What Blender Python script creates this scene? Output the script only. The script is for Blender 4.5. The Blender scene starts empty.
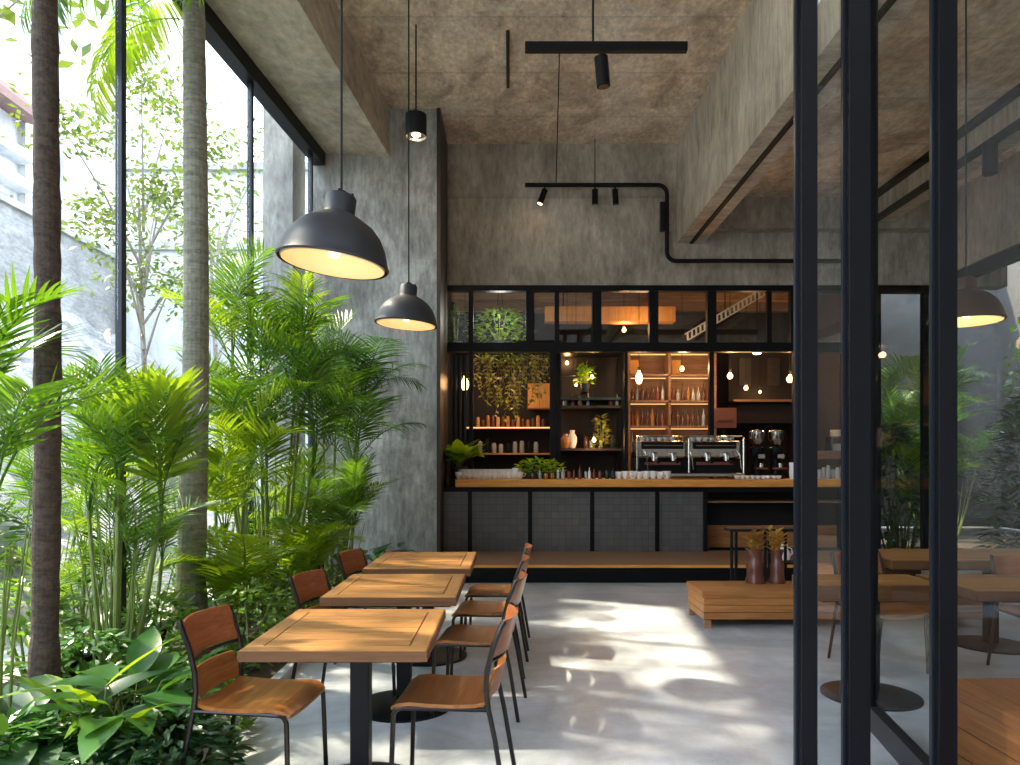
import bpy, math, random
from mathutils import Vector, Matrix, Euler

# ------------------------------------------------------------------ camera, sky, sun, exposure
S = bpy.context.scene
COL = S.collection
PI = math.pi
F = 720.0            # focal length in pixels of the 1020 wide frame
EYE = 1.5
HZ = 463.0           # horizon row

cam_d = bpy.data.cameras.new('camera')
cam = bpy.data.objects.new('camera', cam_d)
COL.objects.link(cam)
cam.location = (0, 0, EYE)
cam.rotation_euler = (PI / 2, 0, 0)
cam_d.sensor_width = 36
cam_d.lens = F / 1020 * 36
cam_d.shift_y = (HZ - 382.5) / 1020
cam_d.clip_start = 0.05
cam_d.clip_end = 200
S.camera = cam

S.view_settings.view_transform = 'Standard'
S.view_settings.look = 'None'
S.view_settings.gamma = 1
S.view_settings.exposure = 0.78
S.view_settings.use_curve_mapping = False

w = bpy.data.worlds.new('sky')
S.world = w
w.use_nodes = True
wn, wl = w.node_tree.nodes, w.node_tree.links
bg = wn['Background']
sky = wn.new('ShaderNodeTexSky')
sky.sky_type = 'NISHITA'
sky.sun_disc = False
sky.sun_elevation = math.radians(50)
sky.sun_rotation = math.radians(-65)
mixw = wn.new('ShaderNodeMixRGB')
mixw.inputs['Fac'].default_value = 0.93
wl.new(sky.outputs[0], mixw.inputs['Color1'])
mixw.inputs['Color2'].default_value = (0.84, 0.95, 1.06, 1)
wl.new(mixw.outputs[0], bg.inputs['Color'])
bg.inputs['Strength'].default_value = 3.8

sun_d = bpy.data.lights.new('sun', 'SUN')
sun = bpy.data.objects.new('sun', sun_d)
COL.objects.link(sun)
sun_d.energy = 9.5
sun_d.angle = math.radians(1.3)
sun_d.color = (1.0, 0.88, 0.66)
SUN_EL, SUN_AZ = math.radians(49), math.radians(24)      # from the left (-x), turned towards the far end (+y)
sdir = Vector((-math.cos(SUN_EL) * math.cos(SUN_AZ), math.cos(SUN_EL) * math.sin(SUN_AZ), math.sin(SUN_EL)))
sun.rotation_euler = sdir.to_track_quat('Z', 'Y').to_euler()
sun.location = (-20, 12, 20)

cy = S.cycles
cy.use_denoising = True
cy.max_bounces = 10
cy.diffuse_bounces = 5
cy.glossy_bounces = 4
cy.transmission_bounces = 6
cy.transparent_max_bounces = 24
cy.sample_clamp_indirect = 6
cy.caustics_reflective = False
cy.caustics_refractive = False


def P(px, py, d):
    """the point at depth d that the photograph shows at pixel px, py"""
    return Vector(((px - 510) / F * d, d, EYE + (HZ - py) / F * d))


def PX(px, d):
    return (px - 510) / F * d


def PZ(py, d):
    return EYE + (HZ - py) / F * d


# ------------------------------------------------------------------ materials
MATS = {}


def newmat(name):
    m = bpy.data.materials.new(name)
    m.use_nodes = True
    n, l = m.node_tree.nodes, m.node_tree.links
    return m, n, l, n['Principled BSDF']


def mix(n, l, fac, a, b, mode='MIX'):
    x = n.new('ShaderNodeMixRGB')
    x.blend_type = mode
    for sock, v in (('Fac', fac), ('Color1', a), ('Color2', b)):
        if isinstance(v, (int, float)):
            x.inputs[sock].default_value = v
        elif isinstance(v, tuple):
            x.inputs[sock].default_value = (*v[:3], 1)
        else:
            l.new(v, x.inputs[sock])
    return x.outputs[0]


def ramp(n, l, src, p0, p1, c0=(0, 0, 0), c1=(1, 1, 1)):
    r = n.new('ShaderNodeValToRGB')
    r.color_ramp.elements[0].position = p0
    r.color_ramp.elements[1].position = p1
    r.color_ramp.elements[0].color = (*c0, 1)
    r.color_ramp.elements[1].color = (*c1, 1)
    l.new(src, r.inputs[0])
    return r.outputs[0]


def noise(n, l, vec, scale, detail=4, rough=0.6, dist=0.0):
    x = n.new('ShaderNodeTexNoise')
    x.inputs['Scale'].default_value = scale
    x.inputs['Detail'].default_value = detail
    x.inputs['Roughness'].default_value = rough
    x.inputs['Distortion'].default_value = dist
    if vec is not None:
        l.new(vec, x.inputs['Vector'])
    return x.outputs['Fac']


def mapping(n, l, src, scale=(1, 1, 1), rot=(0, 0, 0), loc=(0, 0, 0)):
    x = n.new('ShaderNodeMapping')
    x.inputs['Scale'].default_value = scale
    x.inputs['Rotation'].default_value = rot
    x.inputs['Location'].default_value = loc
    l.new(src, x.inputs['Vector'])
    return x.outputs[0]


def bump(n, l, b, h, strength=0.3, dist=0.02):
    x = n.new('ShaderNodeBump')
    x.inputs['Strength'].default_value = strength
    x.inputs['Distance'].default_value = dist
    l.new(h, x.inputs['Height'])
    l.new(x.outputs[0], b.inputs['Normal'])


def plain(name, color, rough=0.5, metal=0.0, spec=0.5, var=0.0, scale=8):
    if name in MATS:
        return MATS[name]
    m, n, l, b = newmat(name)
    b.inputs['Roughness'].default_value = rough
    b.inputs['Metallic'].default_value = metal
    b.inputs['Specular IOR Level'].default_value = spec
    tc = n.new('ShaderNodeTexCoord')
    f = noise(n, l, tc.outputs['Object'], scale)
    d = tuple(c * (1 - var) for c in color)
    e = tuple(min(1, c * (1 + var)) for c in color)
    l.new(mix(n, l, f, d, e), b.inputs['Base Color'])
    MATS[name] = m
    return m


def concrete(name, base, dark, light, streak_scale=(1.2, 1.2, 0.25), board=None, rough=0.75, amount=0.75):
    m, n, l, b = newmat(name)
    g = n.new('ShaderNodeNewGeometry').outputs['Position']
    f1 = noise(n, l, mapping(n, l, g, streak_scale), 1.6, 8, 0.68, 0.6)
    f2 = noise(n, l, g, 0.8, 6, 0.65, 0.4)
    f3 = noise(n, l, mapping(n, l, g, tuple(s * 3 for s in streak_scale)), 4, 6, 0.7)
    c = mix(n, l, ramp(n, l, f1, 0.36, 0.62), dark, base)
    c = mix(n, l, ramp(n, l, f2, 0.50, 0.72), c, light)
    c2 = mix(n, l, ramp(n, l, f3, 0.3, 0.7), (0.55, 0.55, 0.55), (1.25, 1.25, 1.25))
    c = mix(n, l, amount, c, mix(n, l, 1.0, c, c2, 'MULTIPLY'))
    hgt = f3
    if board:
        wv = n.new('ShaderNodeTexWave')
        wv.wave_type = 'BANDS'
        wv.bands_direction = board[0]
        wv.wave_profile = 'SAW'
        wv.inputs['Scale'].default_value = board[1]
        wv.inputs['Distortion'].default_value = 0.25
        wv.inputs['Detail'].default_value = 1
        l.new(g, wv.inputs['Vector'])
        ln = ramp(n, l, wv.outputs['Fac'], 0.0, 0.05, (0.72, 0.72, 0.72), (1, 1, 1))
        c = mix(n, l, 0.8, c, mix(n, l, 1.0, c, ln, 'MULTIPLY'))
    l.new(c, b.inputs['Base Color'])
    b.inputs['Roughness'].default_value = rough
    b.inputs['Specular IOR Level'].default_value = 0.3
    bump(n, l, b, hgt, 0.35, 0.02)
    MATS[name] = m
    return m


def wood(name, a, bcol, axis='x', scale=1.0, rough=0.42, island=0.25):
    m, n, l, b = newmat(name)
    tc = n.new('ShaderNodeTexCoord').outputs['Object']
    geo = n.new('ShaderNodeNewGeometry')
    isl = geo.outputs['Random Per Island']
    sc = {'x': (0.8, 14, 14), 'y': (14, 0.8, 14), 'z': (14, 14, 0.8)}[axis]
    add = n.new('ShaderNodeVectorMath')
    add.operation = 'ADD'
    l.new(tc, add.inputs[0])
    cmb = n.new('ShaderNodeCombineXYZ')
    mul = n.new('ShaderNodeMath'); mul.operation = 'MULTIPLY'; mul.inputs[1].default_value = 17
    l.new(isl, mul.inputs[0])
    for k in range(3):
        l.new(mul.outputs[0], cmb.inputs[k])
    l.new(cmb.outputs[0], add.inputs[1])
    mp = mapping(n, l, add.outputs[0], tuple(s * scale for s in sc))
    f = noise(n, l, mp, 2.0, 6, 0.6, 1.2)
    f2 = noise(n, l, mp, 9.0, 4, 0.6)
    c = mix(n, l, ramp(n, l, f, 0.3, 0.7), a, bcol)
    c = mix(n, l, 0.5, c, mix(n, l, 1.0, c, ramp(n, l, f2, 0.3, 0.6, (0.6, 0.55, 0.5), (1.1, 1.1, 1.1)), 'MULTIPLY'))
    v = ramp(n, l, isl, 0, 1, (1 - island,) * 3, (1 + island,) * 3)
    c = mix(n, l, 1.0, c, v, 'MULTIPLY')
    l.new(c, b.inputs['Base Color'])
    b.inputs['Roughness'].default_value = rough
    b.inputs['Specular IOR Level'].default_value = 0.35
    bump(n, l, b, f2, 0.12, 0.004)
    MATS[name] = m
    return m


def leafmat(name, c0, c1, trans=0.45, rough=0.38, tcol=None):
    m, n, l, b = newmat(name)
    oi = n.new('ShaderNodeObjectInfo')
    geo = n.new('ShaderNodeNewGeometry')
    f = noise(n, l, geo.outputs['Position'], 2.2, 3)
    r = n.new('ShaderNodeMath'); r.operation = 'MULTIPLY_ADD'
    l.new(oi.outputs['Random'], r.inputs[0]); r.inputs[1].default_value = 0.5
    l.new(f, r.inputs[2])
    isl = n.new('ShaderNodeMath'); isl.operation = 'MULTIPLY_ADD'
    l.new(geo.outputs['Random Per Island'], isl.inputs[0]); isl.inputs[1].default_value = 0.35
    l.new(r.outputs[0], isl.inputs[2])
    fac = ramp(n, l, isl.outputs[0], 0.45, 1.2)
    c = mix(n, l, fac, c0, c1)
    l.new(c, b.inputs['Base Color'])
    b.inputs['Roughness'].default_value = rough
    b.inputs['Specular IOR Level'].default_value = 0.5
    tr = n.new('ShaderNodeBsdfTranslucent')
    tcl = mix(n, l, 1.0, c, tcol or (2.3, 1.9, 0.5), 'MULTIPLY')
    l.new(tcl, tr.inputs['Color'])
    ms = n.new('ShaderNodeMixShader')
    ms.inputs[0].default_value = trans
    l.new(b.outputs[0], ms.inputs[1])
    l.new(tr.outputs[0], ms.inputs[2])
    l.new(ms.outputs[0], n['Material Output'].inputs['Surface'])
    MATS[name] = m
    return m


def glassmat(name, tint=(1, 1, 1), boost=1.0, rough=0.0):
    m, n, l, b = newmat(name)
    n.remove(b)
    t = n.new('ShaderNodeBsdfTransparent')
    t.inputs[0].default_value = (*tint, 1)
    g = n.new('ShaderNodeBsdfGlossy')
    g.inputs['Roughness'].default_value = rough
    fr = n.new('ShaderNodeLayerWeight')
    fr.inputs['Blend'].default_value = 0.5
    pw = n.new('ShaderNodeMath'); pw.operation = 'POWER'
    pw.inputs[1].default_value = 5
    l.new(fr.outputs['Facing'], pw.inputs[0])
    mm = n.new('ShaderNodeMath'); mm.operation = 'MULTIPLY_ADD'; mm.use_clamp = True
    mm.inputs[1].default_value = 0.95 * boost
    mm.inputs[2].default_value = 0.045 * boost
    l.new(pw.outputs[0], mm.inputs[0])
    ms = n.new('ShaderNodeMixShader')
    l.new(mm.outputs[0], ms.inputs[0])
    l.new(t.outputs[0], ms.inputs[1])
    l.new(g.outputs[0], ms.inputs[2])
    l.new(ms.outputs[0], n['Material Output'].inputs['Surface'])
    MATS[name] = m
    return m


def emit(name, color, strength):
    m, n, l, b = newmat(name)
    b.inputs['Base Color'].default_value = (*color, 1)
    b.inputs['Emission Color'].default_value = (*color, 1)
    b.inputs['Emission Strength'].default_value = strength
    MATS[name] = m
    return m


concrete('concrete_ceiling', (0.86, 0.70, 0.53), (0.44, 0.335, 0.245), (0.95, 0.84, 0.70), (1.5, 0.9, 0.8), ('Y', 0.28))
concrete('concrete_wall', (0.45, 0.395, 0.325), (0.25, 0.215, 0.175), (0.60, 0.54, 0.46), (1.3, 1.3, 0.4), ('Z', 0.17))
concrete('concrete_beam', (0.62, 0.54, 0.435), (0.38, 0.325, 0.26), (0.76, 0.68, 0.57), (0.9, 2.4, 0.35), None)
concrete('concrete_column', (0.40, 0.405, 0.39), (0.20, 0.20, 0.19), (0.62, 0.63, 0.61), (1.5, 1.5, 0.4), None, amount=0.9)
concrete('concrete_soffit', (0.56, 0.49, 0.40), (0.32, 0.28, 0.22), (0.68, 0.61, 0.52), (0.8, 0.5, 0.8), None)
concrete('garden_wall', (0.32, 0.32, 0.31), (0.20, 0.20, 0.20), (0.42, 0.42, 0.41), (0.9, 0.5, 1.2), ('Z', 0.5))
concrete('bank_rock', (0.38, 0.38, 0.37), (0.13, 0.13, 0.13), (0.56, 0.56, 0.55), (1.6, 1.6, 1.6), None)
concrete('facade_white', (0.50, 0.51, 0.52), (0.34, 0.36, 0.38), (0.58, 0.59, 0.60), (0.5, 0.5, 0.15), None, amount=0.25)
plain('roof_tile', (0.16, 0.09, 0.08), 0.8, var=0.3, scale=6)

# polished concrete floor
m, n, l, b = newmat('concrete_floor')
g = n.new('ShaderNodeNewGeometry').outputs['Position']
fa = noise(n, l, mapping(n, l, g, (1.0, 1.8, 1)), 0.9, 8, 0.7, 1.0)
fb = noise(n, l, mapping(n, l, g, (1.0, 0.5, 1)), 3.5, 8, 0.7, 0.4)
c = mix(n, l, ramp(n, l, fa, 0.32, 0.68), (0.31, 0.345, 0.39), (0.56, 0.58, 0.61))
c = mix(n, l, 0.55, c, mix(n, l, 1.0, c, ramp(n, l, fb, 0.3, 0.7, (0.5, 0.5, 0.5), (1.3, 1.3, 1.3)), 'MULTIPLY'))
l.new(c, b.inputs['Base Color'])
l.new(ramp(n, l, fb, 0.3, 0.75, (0.28, 0.28, 0.28), (0.5, 0.5, 0.5)), b.inputs['Roughness'])
bump(n, l, b, fb, 0.06, 0.01)
MATS['concrete_floor'] = m

plain('street_dark', (0.075, 0.072, 0.07), 0.9, var=0.5, scale=1.5)
plain('soil', (0.05, 0.038, 0.028), 0.95, var=0.5, scale=14)
plain('ground_outside', (0.42, 0.42, 0.40), 0.9, var=0.3, scale=3)
plain('black_steel', (0.005, 0.0055, 0.007), 0.42, 0.0, 0.16, var=0.2)
plain('blue_black_steel', (0.012, 0.016, 0.024), 0.32, 0.2, 0.4, var=0.2)
plain('matte_black', (0.007, 0.007, 0.008), 0.6, 0, 0.25, var=0.2)
plain('chair_frame', (0.030, 0.024, 0.022), 0.30, 0.7, var=0.2)
plain('brown_steel', (0.05, 0.038, 0.030), 0.5, 0.3, var=0.3)
plain('lamp_black', (0.020, 0.022, 0.027), 0.50, 0.0, var=0.25, scale=14)
plain('lamp_bronze', (0.055, 0.024, 0.010), 0.45, 0.2, var=0.25)
plain('lamp_cream', (0.80, 0.62, 0.40), 0.5, var=0.05)
plain('chrome', (0.40, 0.37, 0.33), 0.18, 1.0, var=0.1)
plain('porcelain', (0.88, 0.87, 0.85), 0.25, var=0.03)
plain('terracotta', (0.125, 0.042, 0.026), 0.32, var=0.25, scale=10)
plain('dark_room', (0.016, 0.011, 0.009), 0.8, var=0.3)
plain('dark_teal', (0.012, 0.035, 0.038), 0.5, var=0.2)
plain('dark_pot', (0.03, 0.03, 0.032), 0.6, var=0.2)
plain('amber', (0.45, 0.19, 0.04), 0.2, var=0.3)
plain('bottle_brown', (0.12, 0.04, 0.018), 0.15, var=0.4)
plain('bottle_clear', (0.42, 0.44, 0.42), 0.12, var=0.2)
plain('white_paint', (0.62, 0.62, 0.60), 0.6, var=0.05)
plain('coffee_red', (0.22, 0.05, 0.03), 0.3, var=0.2)
wood('table_oak', (0.20, 0.085, 0.022), (0.40, 0.19, 0.048), 'x', 1.0, 0.5, 0.16)
wood('table_oak_edge', (0.23, 0.10, 0.027), (0.37, 0.18, 0.05), 'y', 1.0, 0.5, 0.1)
wood('edge_shade_wood', (0.085, 0.034, 0.012), (0.15, 0.066, 0.022), 'x', 1.0, 0.6, 0.1)  # darker wood: shade on the table edges put into the colour
wood('counter_wood', (0.66, 0.25, 0.045), (0.88, 0.40, 0.085), 'x', 0.6, 0.35, 0.15)
wood('step_wood', (0.22, 0.115, 0.06), (0.38, 0.21, 0.115), 'x', 0.7, 0.45, 0.25)
wood('bench_wood', (0.28, 0.11, 0.03), (0.48, 0.21, 0.065), 'x', 0.7, 0.45, 0.2)
wood('box_wood', (0.22, 0.075, 0.024), (0.36, 0.14, 0.045), 'y', 0.7, 0.45, 0.2)
wood('chair_ply', (0.20, 0.068, 0.016), (0.36, 0.135, 0.032), 'y', 0.8, 0.28, 0.05)
wood('back_ply', (0.19, 0.055, 0.018), (0.31, 0.095, 0.03), 'y', 0.8, 0.28, 0.05)
wood('cabinet_wood', (0.50, 0.22, 0.05), (0.66, 0.33, 0.10), 'z', 0.8, 0.45, 0.1)
wood('crate_wood', (0.48, 0.22, 0.09), (0.62, 0.33, 0.15), 'x', 1.0, 0.6, 0.2)
wood('ceiling_wood', (0.22, 0.125, 0.06), (0.34, 0.20, 0.10), 'x', 0.4, 0.6, 0.35)

# brown bark and ringed grey trunk
for nm, c0, c1, sc, bs in (('bark_brown', (0.030, 0.020, 0.015), (0.12, 0.088, 0.066), (9, 9, 26), 0.9),
                           ('bark_ringed', (0.12, 0.12, 0.085), (0.33, 0.32, 0.26), (3, 3, 26), 0.4),
                           ('bark_pale', (0.16, 0.14, 0.12), (0.34, 0.31, 0.27), (6, 6, 3), 0.3)):
    m, n, l, b = newmat(nm)
    tc = n.new('ShaderNodeTexCoord').outputs['Object']
    f = noise(n, l, mapping(n, l, tc, sc), 1.5, 6, 0.7, 0.4)
    f2 = noise(n, l, tc, 26, 4, 0.7)
    mx = mix(n, l, 0.45, f, f2)
    l.new(mix(n, l, ramp(n, l, mx, 0.35, 0.62), c0, c1), b.inputs['Base Color'])
    b.inputs['Roughness'].default_value = 0.9
    bump(n, l, b, mx, bs, 0.03)
    MATS[nm] = m

# stained tile on the counter front
m, n, l, b = newmat('counter_tile')
g = n.new('ShaderNodeNewGeometry').outputs['Position']
sp = n.new('ShaderNodeSeparateXYZ'); l.new(g, sp.inputs[0])
cb = n.new('ShaderNodeCombineXYZ')
l.new(sp.outputs['X'], cb.inputs['X']); l.new(sp.outputs['Z'], cb.inputs['Y'])
br = n.new('ShaderNodeTexBrick')
br.offset = 0.0
br.inputs['Scale'].default_value = 1.0
br.inputs['Brick Width'].default_value = 0.10
br.inputs['Row Height'].default_value = 0.10
br.inputs['Mortar Size'].default_value = 0.003
br.inputs['Color1'].default_value = (0.095, 0.094, 0.098, 1)
br.inputs['Color2'].default_value = (0.125, 0.12, 0.12, 1)
br.inputs['Mortar'].default_value = (0.06, 0.058, 0.06, 1)
l.new(cb.outputs[0], br.inputs['Vector'])
l.new(br.outputs['Color'], b.inputs['Base Color'])
b.inputs['Roughness'].default_value = 0.3
MATS['counter_tile'] = m

leafmat('palm_green', (0.016, 0.066, 0.010), (0.085, 0.20, 0.020), 0.40)
leafmat('palm_bright', (0.045, 0.14, 0.012), (0.17, 0.29, 0.025), 0.45)
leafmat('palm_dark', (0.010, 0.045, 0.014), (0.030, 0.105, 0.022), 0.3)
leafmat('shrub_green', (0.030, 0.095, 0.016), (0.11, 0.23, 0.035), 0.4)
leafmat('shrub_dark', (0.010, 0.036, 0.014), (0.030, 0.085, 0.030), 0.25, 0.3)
leafmat('broad_green', (0.020, 0.085, 0.020), (0.07, 0.19, 0.04), 0.35, 0.25)
leafmat('lime_leaf', (0.10, 0.26, 0.02), (0.26, 0.46, 0.04), 0.5)
leafmat('tree_leaf', (0.022, 0.055, 0.016), (0.075, 0.125, 0.035), 0.35)
leafmat('dry_leaf', (0.30, 0.17, 0.035), (0.55, 0.36, 0.07), 0.4, 0.6, (1.2, 1.0, 0.7))
leafmat('vine_leaf', (0.10, 0.15, 0.035), (0.36, 0.40, 0.12), 0.4)
plain('palm_stem', (0.16, 0.22, 0.05), 0.5, var=0.4, scale=5)
plain('vine_stem', (0.30, 0.22, 0.12), 0.8, var=0.3)

glassmat('window_glass', (0.99, 0.995, 0.99), 0.8)
glassmat('door_glass', (0.93, 0.95, 0.945), 1.0)
glassmat('side_glass', (0.93, 0.95, 0.945), 0.22)
glassmat('bar_glass', (0.93, 0.94, 0.93), 1.2)
emit('bulb_warm', (1.0, 0.58, 0.24), 4.5)
emit('bulb_soft', (1.0, 0.66, 0.34), 14)
emit('strip_warm', (1.0, 0.55, 0.20), 0.75)
emit('shelf_glow', (1.0, 0.52, 0.20), 0.9)


# ------------------------------------------------------------------ mesh builder
class MB:
    def __init__(self):
        self.v, self.f = [], []

    def box(self, x0, x1, y0, y1, z0, z1):
        k = len(self.v)
        for z in (z0, z1):
            for x, y in ((x0, y0), (x1, y0), (x1, y1), (x0, y1)):
                self.v.append(Vector((x, y, z)))
        for q in ((0, 3, 2, 1), (4, 5, 6, 7), (0, 1, 5, 4), (1, 2, 6, 5), (2, 3, 7, 6), (3, 0, 4, 7)):
            self.f.append([k + i for i in q])
        return self

    def bar(self, a, b, wd, ht, up=Vector((0, 0, 1))):
        """rectangular bar from a to b, wd across, ht along up"""
        a, b = Vector(a), Vector(b)
        d = (b - a).normalized()
        s = d.cross(up)
        if s.length < 1e-4:
            s = Vector((1, 0, 0))
        s.normalize()
        u = s.cross(d).normalized()
        k = len(self.v)
        for p in (a, b):
            for i, j in ((-1, -1), (1, -1), (1, 1), (-1, 1)):
                self.v.append(p + s * i * wd / 2 + u * j * ht / 2)
        for q in ((0, 1, 2, 3), (7, 6, 5, 4), (0, 4, 5, 1), (1, 5, 6, 2), (2, 6, 7, 3), (3, 7, 4, 0)):
            self.f.append([k + i for i in q])
        return self

    def prism(self, pts, vec):
        """closed polygon pts extruded along vec"""
        pts = [Vector(p) for p in pts]
        vec = Vector(vec)
        k, m_ = len(self.v), len(pts)
        self.v += pts + [p + vec for p in pts]
        self.f.append([k + i for i in range(m_)][::-1])
        self.f.append([k + m_ + i for i in range(m_)])
        for i in range(m_):
            j = (i + 1) % m_
            self.f.append([k + i, k + j, k + m_ + j, k + m_ + i])
        return self

    def tube(self, pts, r, seg=8, cap=True):
        pts = [Vector(p) for p in pts]
        rs = r if isinstance(r, (list, tuple)) else [r] * len(pts)
        k = len(self.v)
        up = None
        for i, p in enumerate(pts):
            t = (pts[min(i + 1, len(pts) - 1)] - pts[max(i - 1, 0)]).normalized()
            if up is None:
                up = Vector((0, 0, 1)) if abs(t.z) < 0.9 else Vector((1, 0, 0))
            s = t.cross(up).normalized()
            up = s.cross(t).normalized()
            for j in range(seg):
                a = 2 * PI * j / seg
                self.v.append(p + (s * math.cos(a) + up * math.sin(a)) * rs[i])
        for i in range(len(pts) - 1):
            for j in range(seg):
                j2 = (j + 1) % seg
                self.f.append([k + i * seg + j, k + i * seg + j2, k + (i + 1) * seg + j2, k + (i + 1) * seg + j])
        if cap:
            self.f.append([k + j for j in range(seg)][::-1])
            e = k + (len(pts) - 1) * seg
            self.f.append([e + j for j in range(seg)])
        return self

    def lathe(self, prof, c=(0, 0, 0), seg=20, cap=True):
        """prof: list of (radius, z)"""
        c = Vector(c)
        k = len(self.v)
        for r, z in prof:
            for j in range(seg):
                a = 2 * PI * j / seg
                self.v.append(c + Vector((r * math.cos(a), r * math.sin(a), z)))
        for i in range(len(prof) - 1):
            for j in range(seg):
                j2 = (j + 1) % seg
                self.f.append([k + i * seg + j, k + i * seg + j2, k + (i + 1) * seg + j2, k + (i + 1) * seg + j])
        if cap:
            if prof[0][0] > 1e-5:
                self.f.append([k + j for j in range(seg)][::-1])
            e = k + (len(prof) - 1) * seg
            if prof[-1][0] > 1e-5:
                self.f.append([e + j for j in range(seg)])
        return self

    def quad(self, a, b, c, d):
        k = len(self.v)
        self.v += [Vector(a), Vector(b), Vector(c), Vector(d)]
        self.f.append([k, k + 1, k + 2, k + 3])
        return self

    def leaf(self, base, d, nrm, L, W, n=3, droop=0.0, fold=0.15, tipw=0.05, peak=0.4):
        """pointed leaf blade: a folded strip from base along d"""
        d = Vector(d).normalized()
        s = d.cross(Vector(nrm))
        if s.length < 1e-4:
            s = Vector((1, 0, 0))
        s.normalize()
        u = s.cross(d).normalized()
        k = len(self.v)
        p = Vector(base)
        dd = d.copy()
        for i in range(n + 1):
            t = i / n
            wd = W * (max(0.0, math.sin(PI * min(1, t ** (math.log(0.5) / math.log(peak))))) * (1 - tipw) + tipw * (1 - t)) * 0.5 + 0.0008
            self.v.append(p - s * wd + u * fold * wd)
            self.v.append(p.copy())
            self.v.append(p + s * wd + u * fold * wd)
            dd = (dd + Vector((0, 0, -droop / n))).normalized()
            p = p + dd * (L / n)
            u = s.cross(dd).normalized()
        for i in range(n):
            a = k + i * 3
            self.f.append([a, a + 1, a + 4, a + 3])
            self.f.append([a + 1, a + 2, a + 5, a + 4])
        return self

    def mesh(self, name, mats, smooth=False, mi=None):
        me = bpy.data.meshes.new(name)
        me.from_pydata([tuple(p) for p in self.v], [], self.f)
        if not isinstance(mats, (list, tuple)):
            mats = [mats]
        for mm in mats:
            me.materials.append(MATS[mm])
        if smooth:
            me.polygons.foreach_set('use_smooth', [True] * len(me.polygons))
            try:
                me.set_sharp_from_angle(angle=math.radians(40))
            except Exception:
                pass
        me.update()
        return me

    def build(self, name, mat, parent=None, smooth=False, bevel=0.0, loc=None, rz=0.0, rot=None):
        o = bpy.data.objects.new(name, self.mesh(name, mat, smooth))
        COL.objects.link(o)
        if parent is not None:
            o.parent = parent
        if loc is not None:
            o.location = loc
        if rz:
            o.rotation_euler = (0, 0, rz)
        if rot is not None:
            o.rotation_euler = rot
        if bevel:
            bv = o.modifiers.new('bevel', 'BEVEL')
            bv.width = bevel
            bv.segments = 2
            bv.limit_method = 'ANGLE'
        return o


def tag(o, label, cat, group=None, kind=None):
    o['label'] = label
    o['category'] = cat
    if group:
        o['group'] = group
    if kind:
        o['kind'] = kind
    return o


def empty(name, loc=(0, 0, 0), rz=0.0, rot=None):
    o = bpy.data.objects.new(name, None)
    o.empty_display_size = 0.1
    COL.objects.link(o)
    o.location = loc
    o.rotation_euler = rot if rot is not None else (0, 0, rz)
    return o


def struct(o):
    o['kind'] = 'structure'
    return o


KIDS = {}


def copy_tree(o, parent=None):
    c = o.copy()
    COL.objects.link(c)
    c.parent = parent
    for ch in [x for x in COL.objects if x.parent == o]:
        copy_tree(ch, c)
    return c


def inst(name, mesh, parent, loc=(0, 0, 0), rot=(0, 0, 0), sc=1.0):
    o = bpy.data.objects.new(name, mesh)
    COL.objects.link(o)
    o.parent = parent
    o.location = loc
    o.rotation_euler = rot
    o.scale = (sc, sc, sc) if isinstance(sc, (int, float)) else sc
    return o


def spot_light(loc, energy, color, radius=0.04, parent=None, name='lamp_light', kind='POINT'):
    d = bpy.data.lights.new(name, kind)
    d.energy = energy
    d.color = color
    d.shadow_soft_size = radius
    o = bpy.data.objects.new(name, d)
    COL.objects.link(o)
    o.location = loc
    if parent is not None:
        o.parent = parent
    return o


R = random.Random(7)

# ------------------------------------------------------------------ the setting
CEIL = 6.37           # main ceiling
BACK = 11.0           # wall over the bar
CEIL_R = 5.49         # lower ceiling of the right bay


def LX(y):            # x of the garden glazing at depth y (the glazing runs slightly askew)
    return -2.62 + 0.083 * (y - 9.9)


struct(MB().box(-1.60, 6.9, -1.5, 14.3, -0.25, 0.0).build('floor', 'concrete_floor'))
struct(MB().box(-30, -1.60, -6, 26, -0.30, -0.06).build('ground', 'ground_outside'))
struct(MB().box(6.9, 26, -1.5, 26, -0.30, -0.06).build('ground', 'soil'))
struct(MB().box(5.2, 6.9, 14.3, 26, -0.30, -0.06).build('ground', 'soil'))
struct(MB().prism([(LX(-1.5) - 0.05, -1.5, -0.06), (-1.60, -1.5, -0.06), (-1.60, 9.9, -0.06), (LX(9.9) - 0.05, 9.9, -0.06)], (0, 0, 0.10)).build('trim_planting_bed', 'soil'))
struct(MB().box(-1.60, -1.54, -1.5, 9.88, 0.0, 0.06).build('trim_bed_kerb', 'concrete_floor'))

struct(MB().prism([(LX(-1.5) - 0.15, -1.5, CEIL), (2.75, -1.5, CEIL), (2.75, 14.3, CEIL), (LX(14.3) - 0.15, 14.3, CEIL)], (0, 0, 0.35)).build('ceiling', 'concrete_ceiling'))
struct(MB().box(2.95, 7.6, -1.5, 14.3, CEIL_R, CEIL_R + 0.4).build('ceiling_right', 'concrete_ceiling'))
struct(MB().box(2.55, 2.96, 1.2, 11.0, 4.86, CEIL + 0.2).build('beam_right', 'concrete_beam'))
struct(MB().box(2.735, 2.785, 1.2, 10.95, 4.83, 4.875).build('trim_1', 'matte_black'))
# second beam over the right bay with its two black rails
struct(MB().box(5.42, 5.75, 1.2, 11.0, 5.12, CEIL_R + 0.01).build('beam_side', 'concrete_beam'))
struct(MB().box(5.34, 5.42, 1.2, 10.98, 5.40, 5.48).build('trim_2', 'matte_black'))
struct(MB().box(5.36, 5.44, 1.2, 10.98, 5.06, 5.13).build('trim_3', 'matte_black'))
# shallow cross beam at the back of the right bay
struct(MB().box(2.96, 7.6, 10.80, 11.02, 5.02, 5.495).build('beam_back', 'concrete_wall'))
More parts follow.
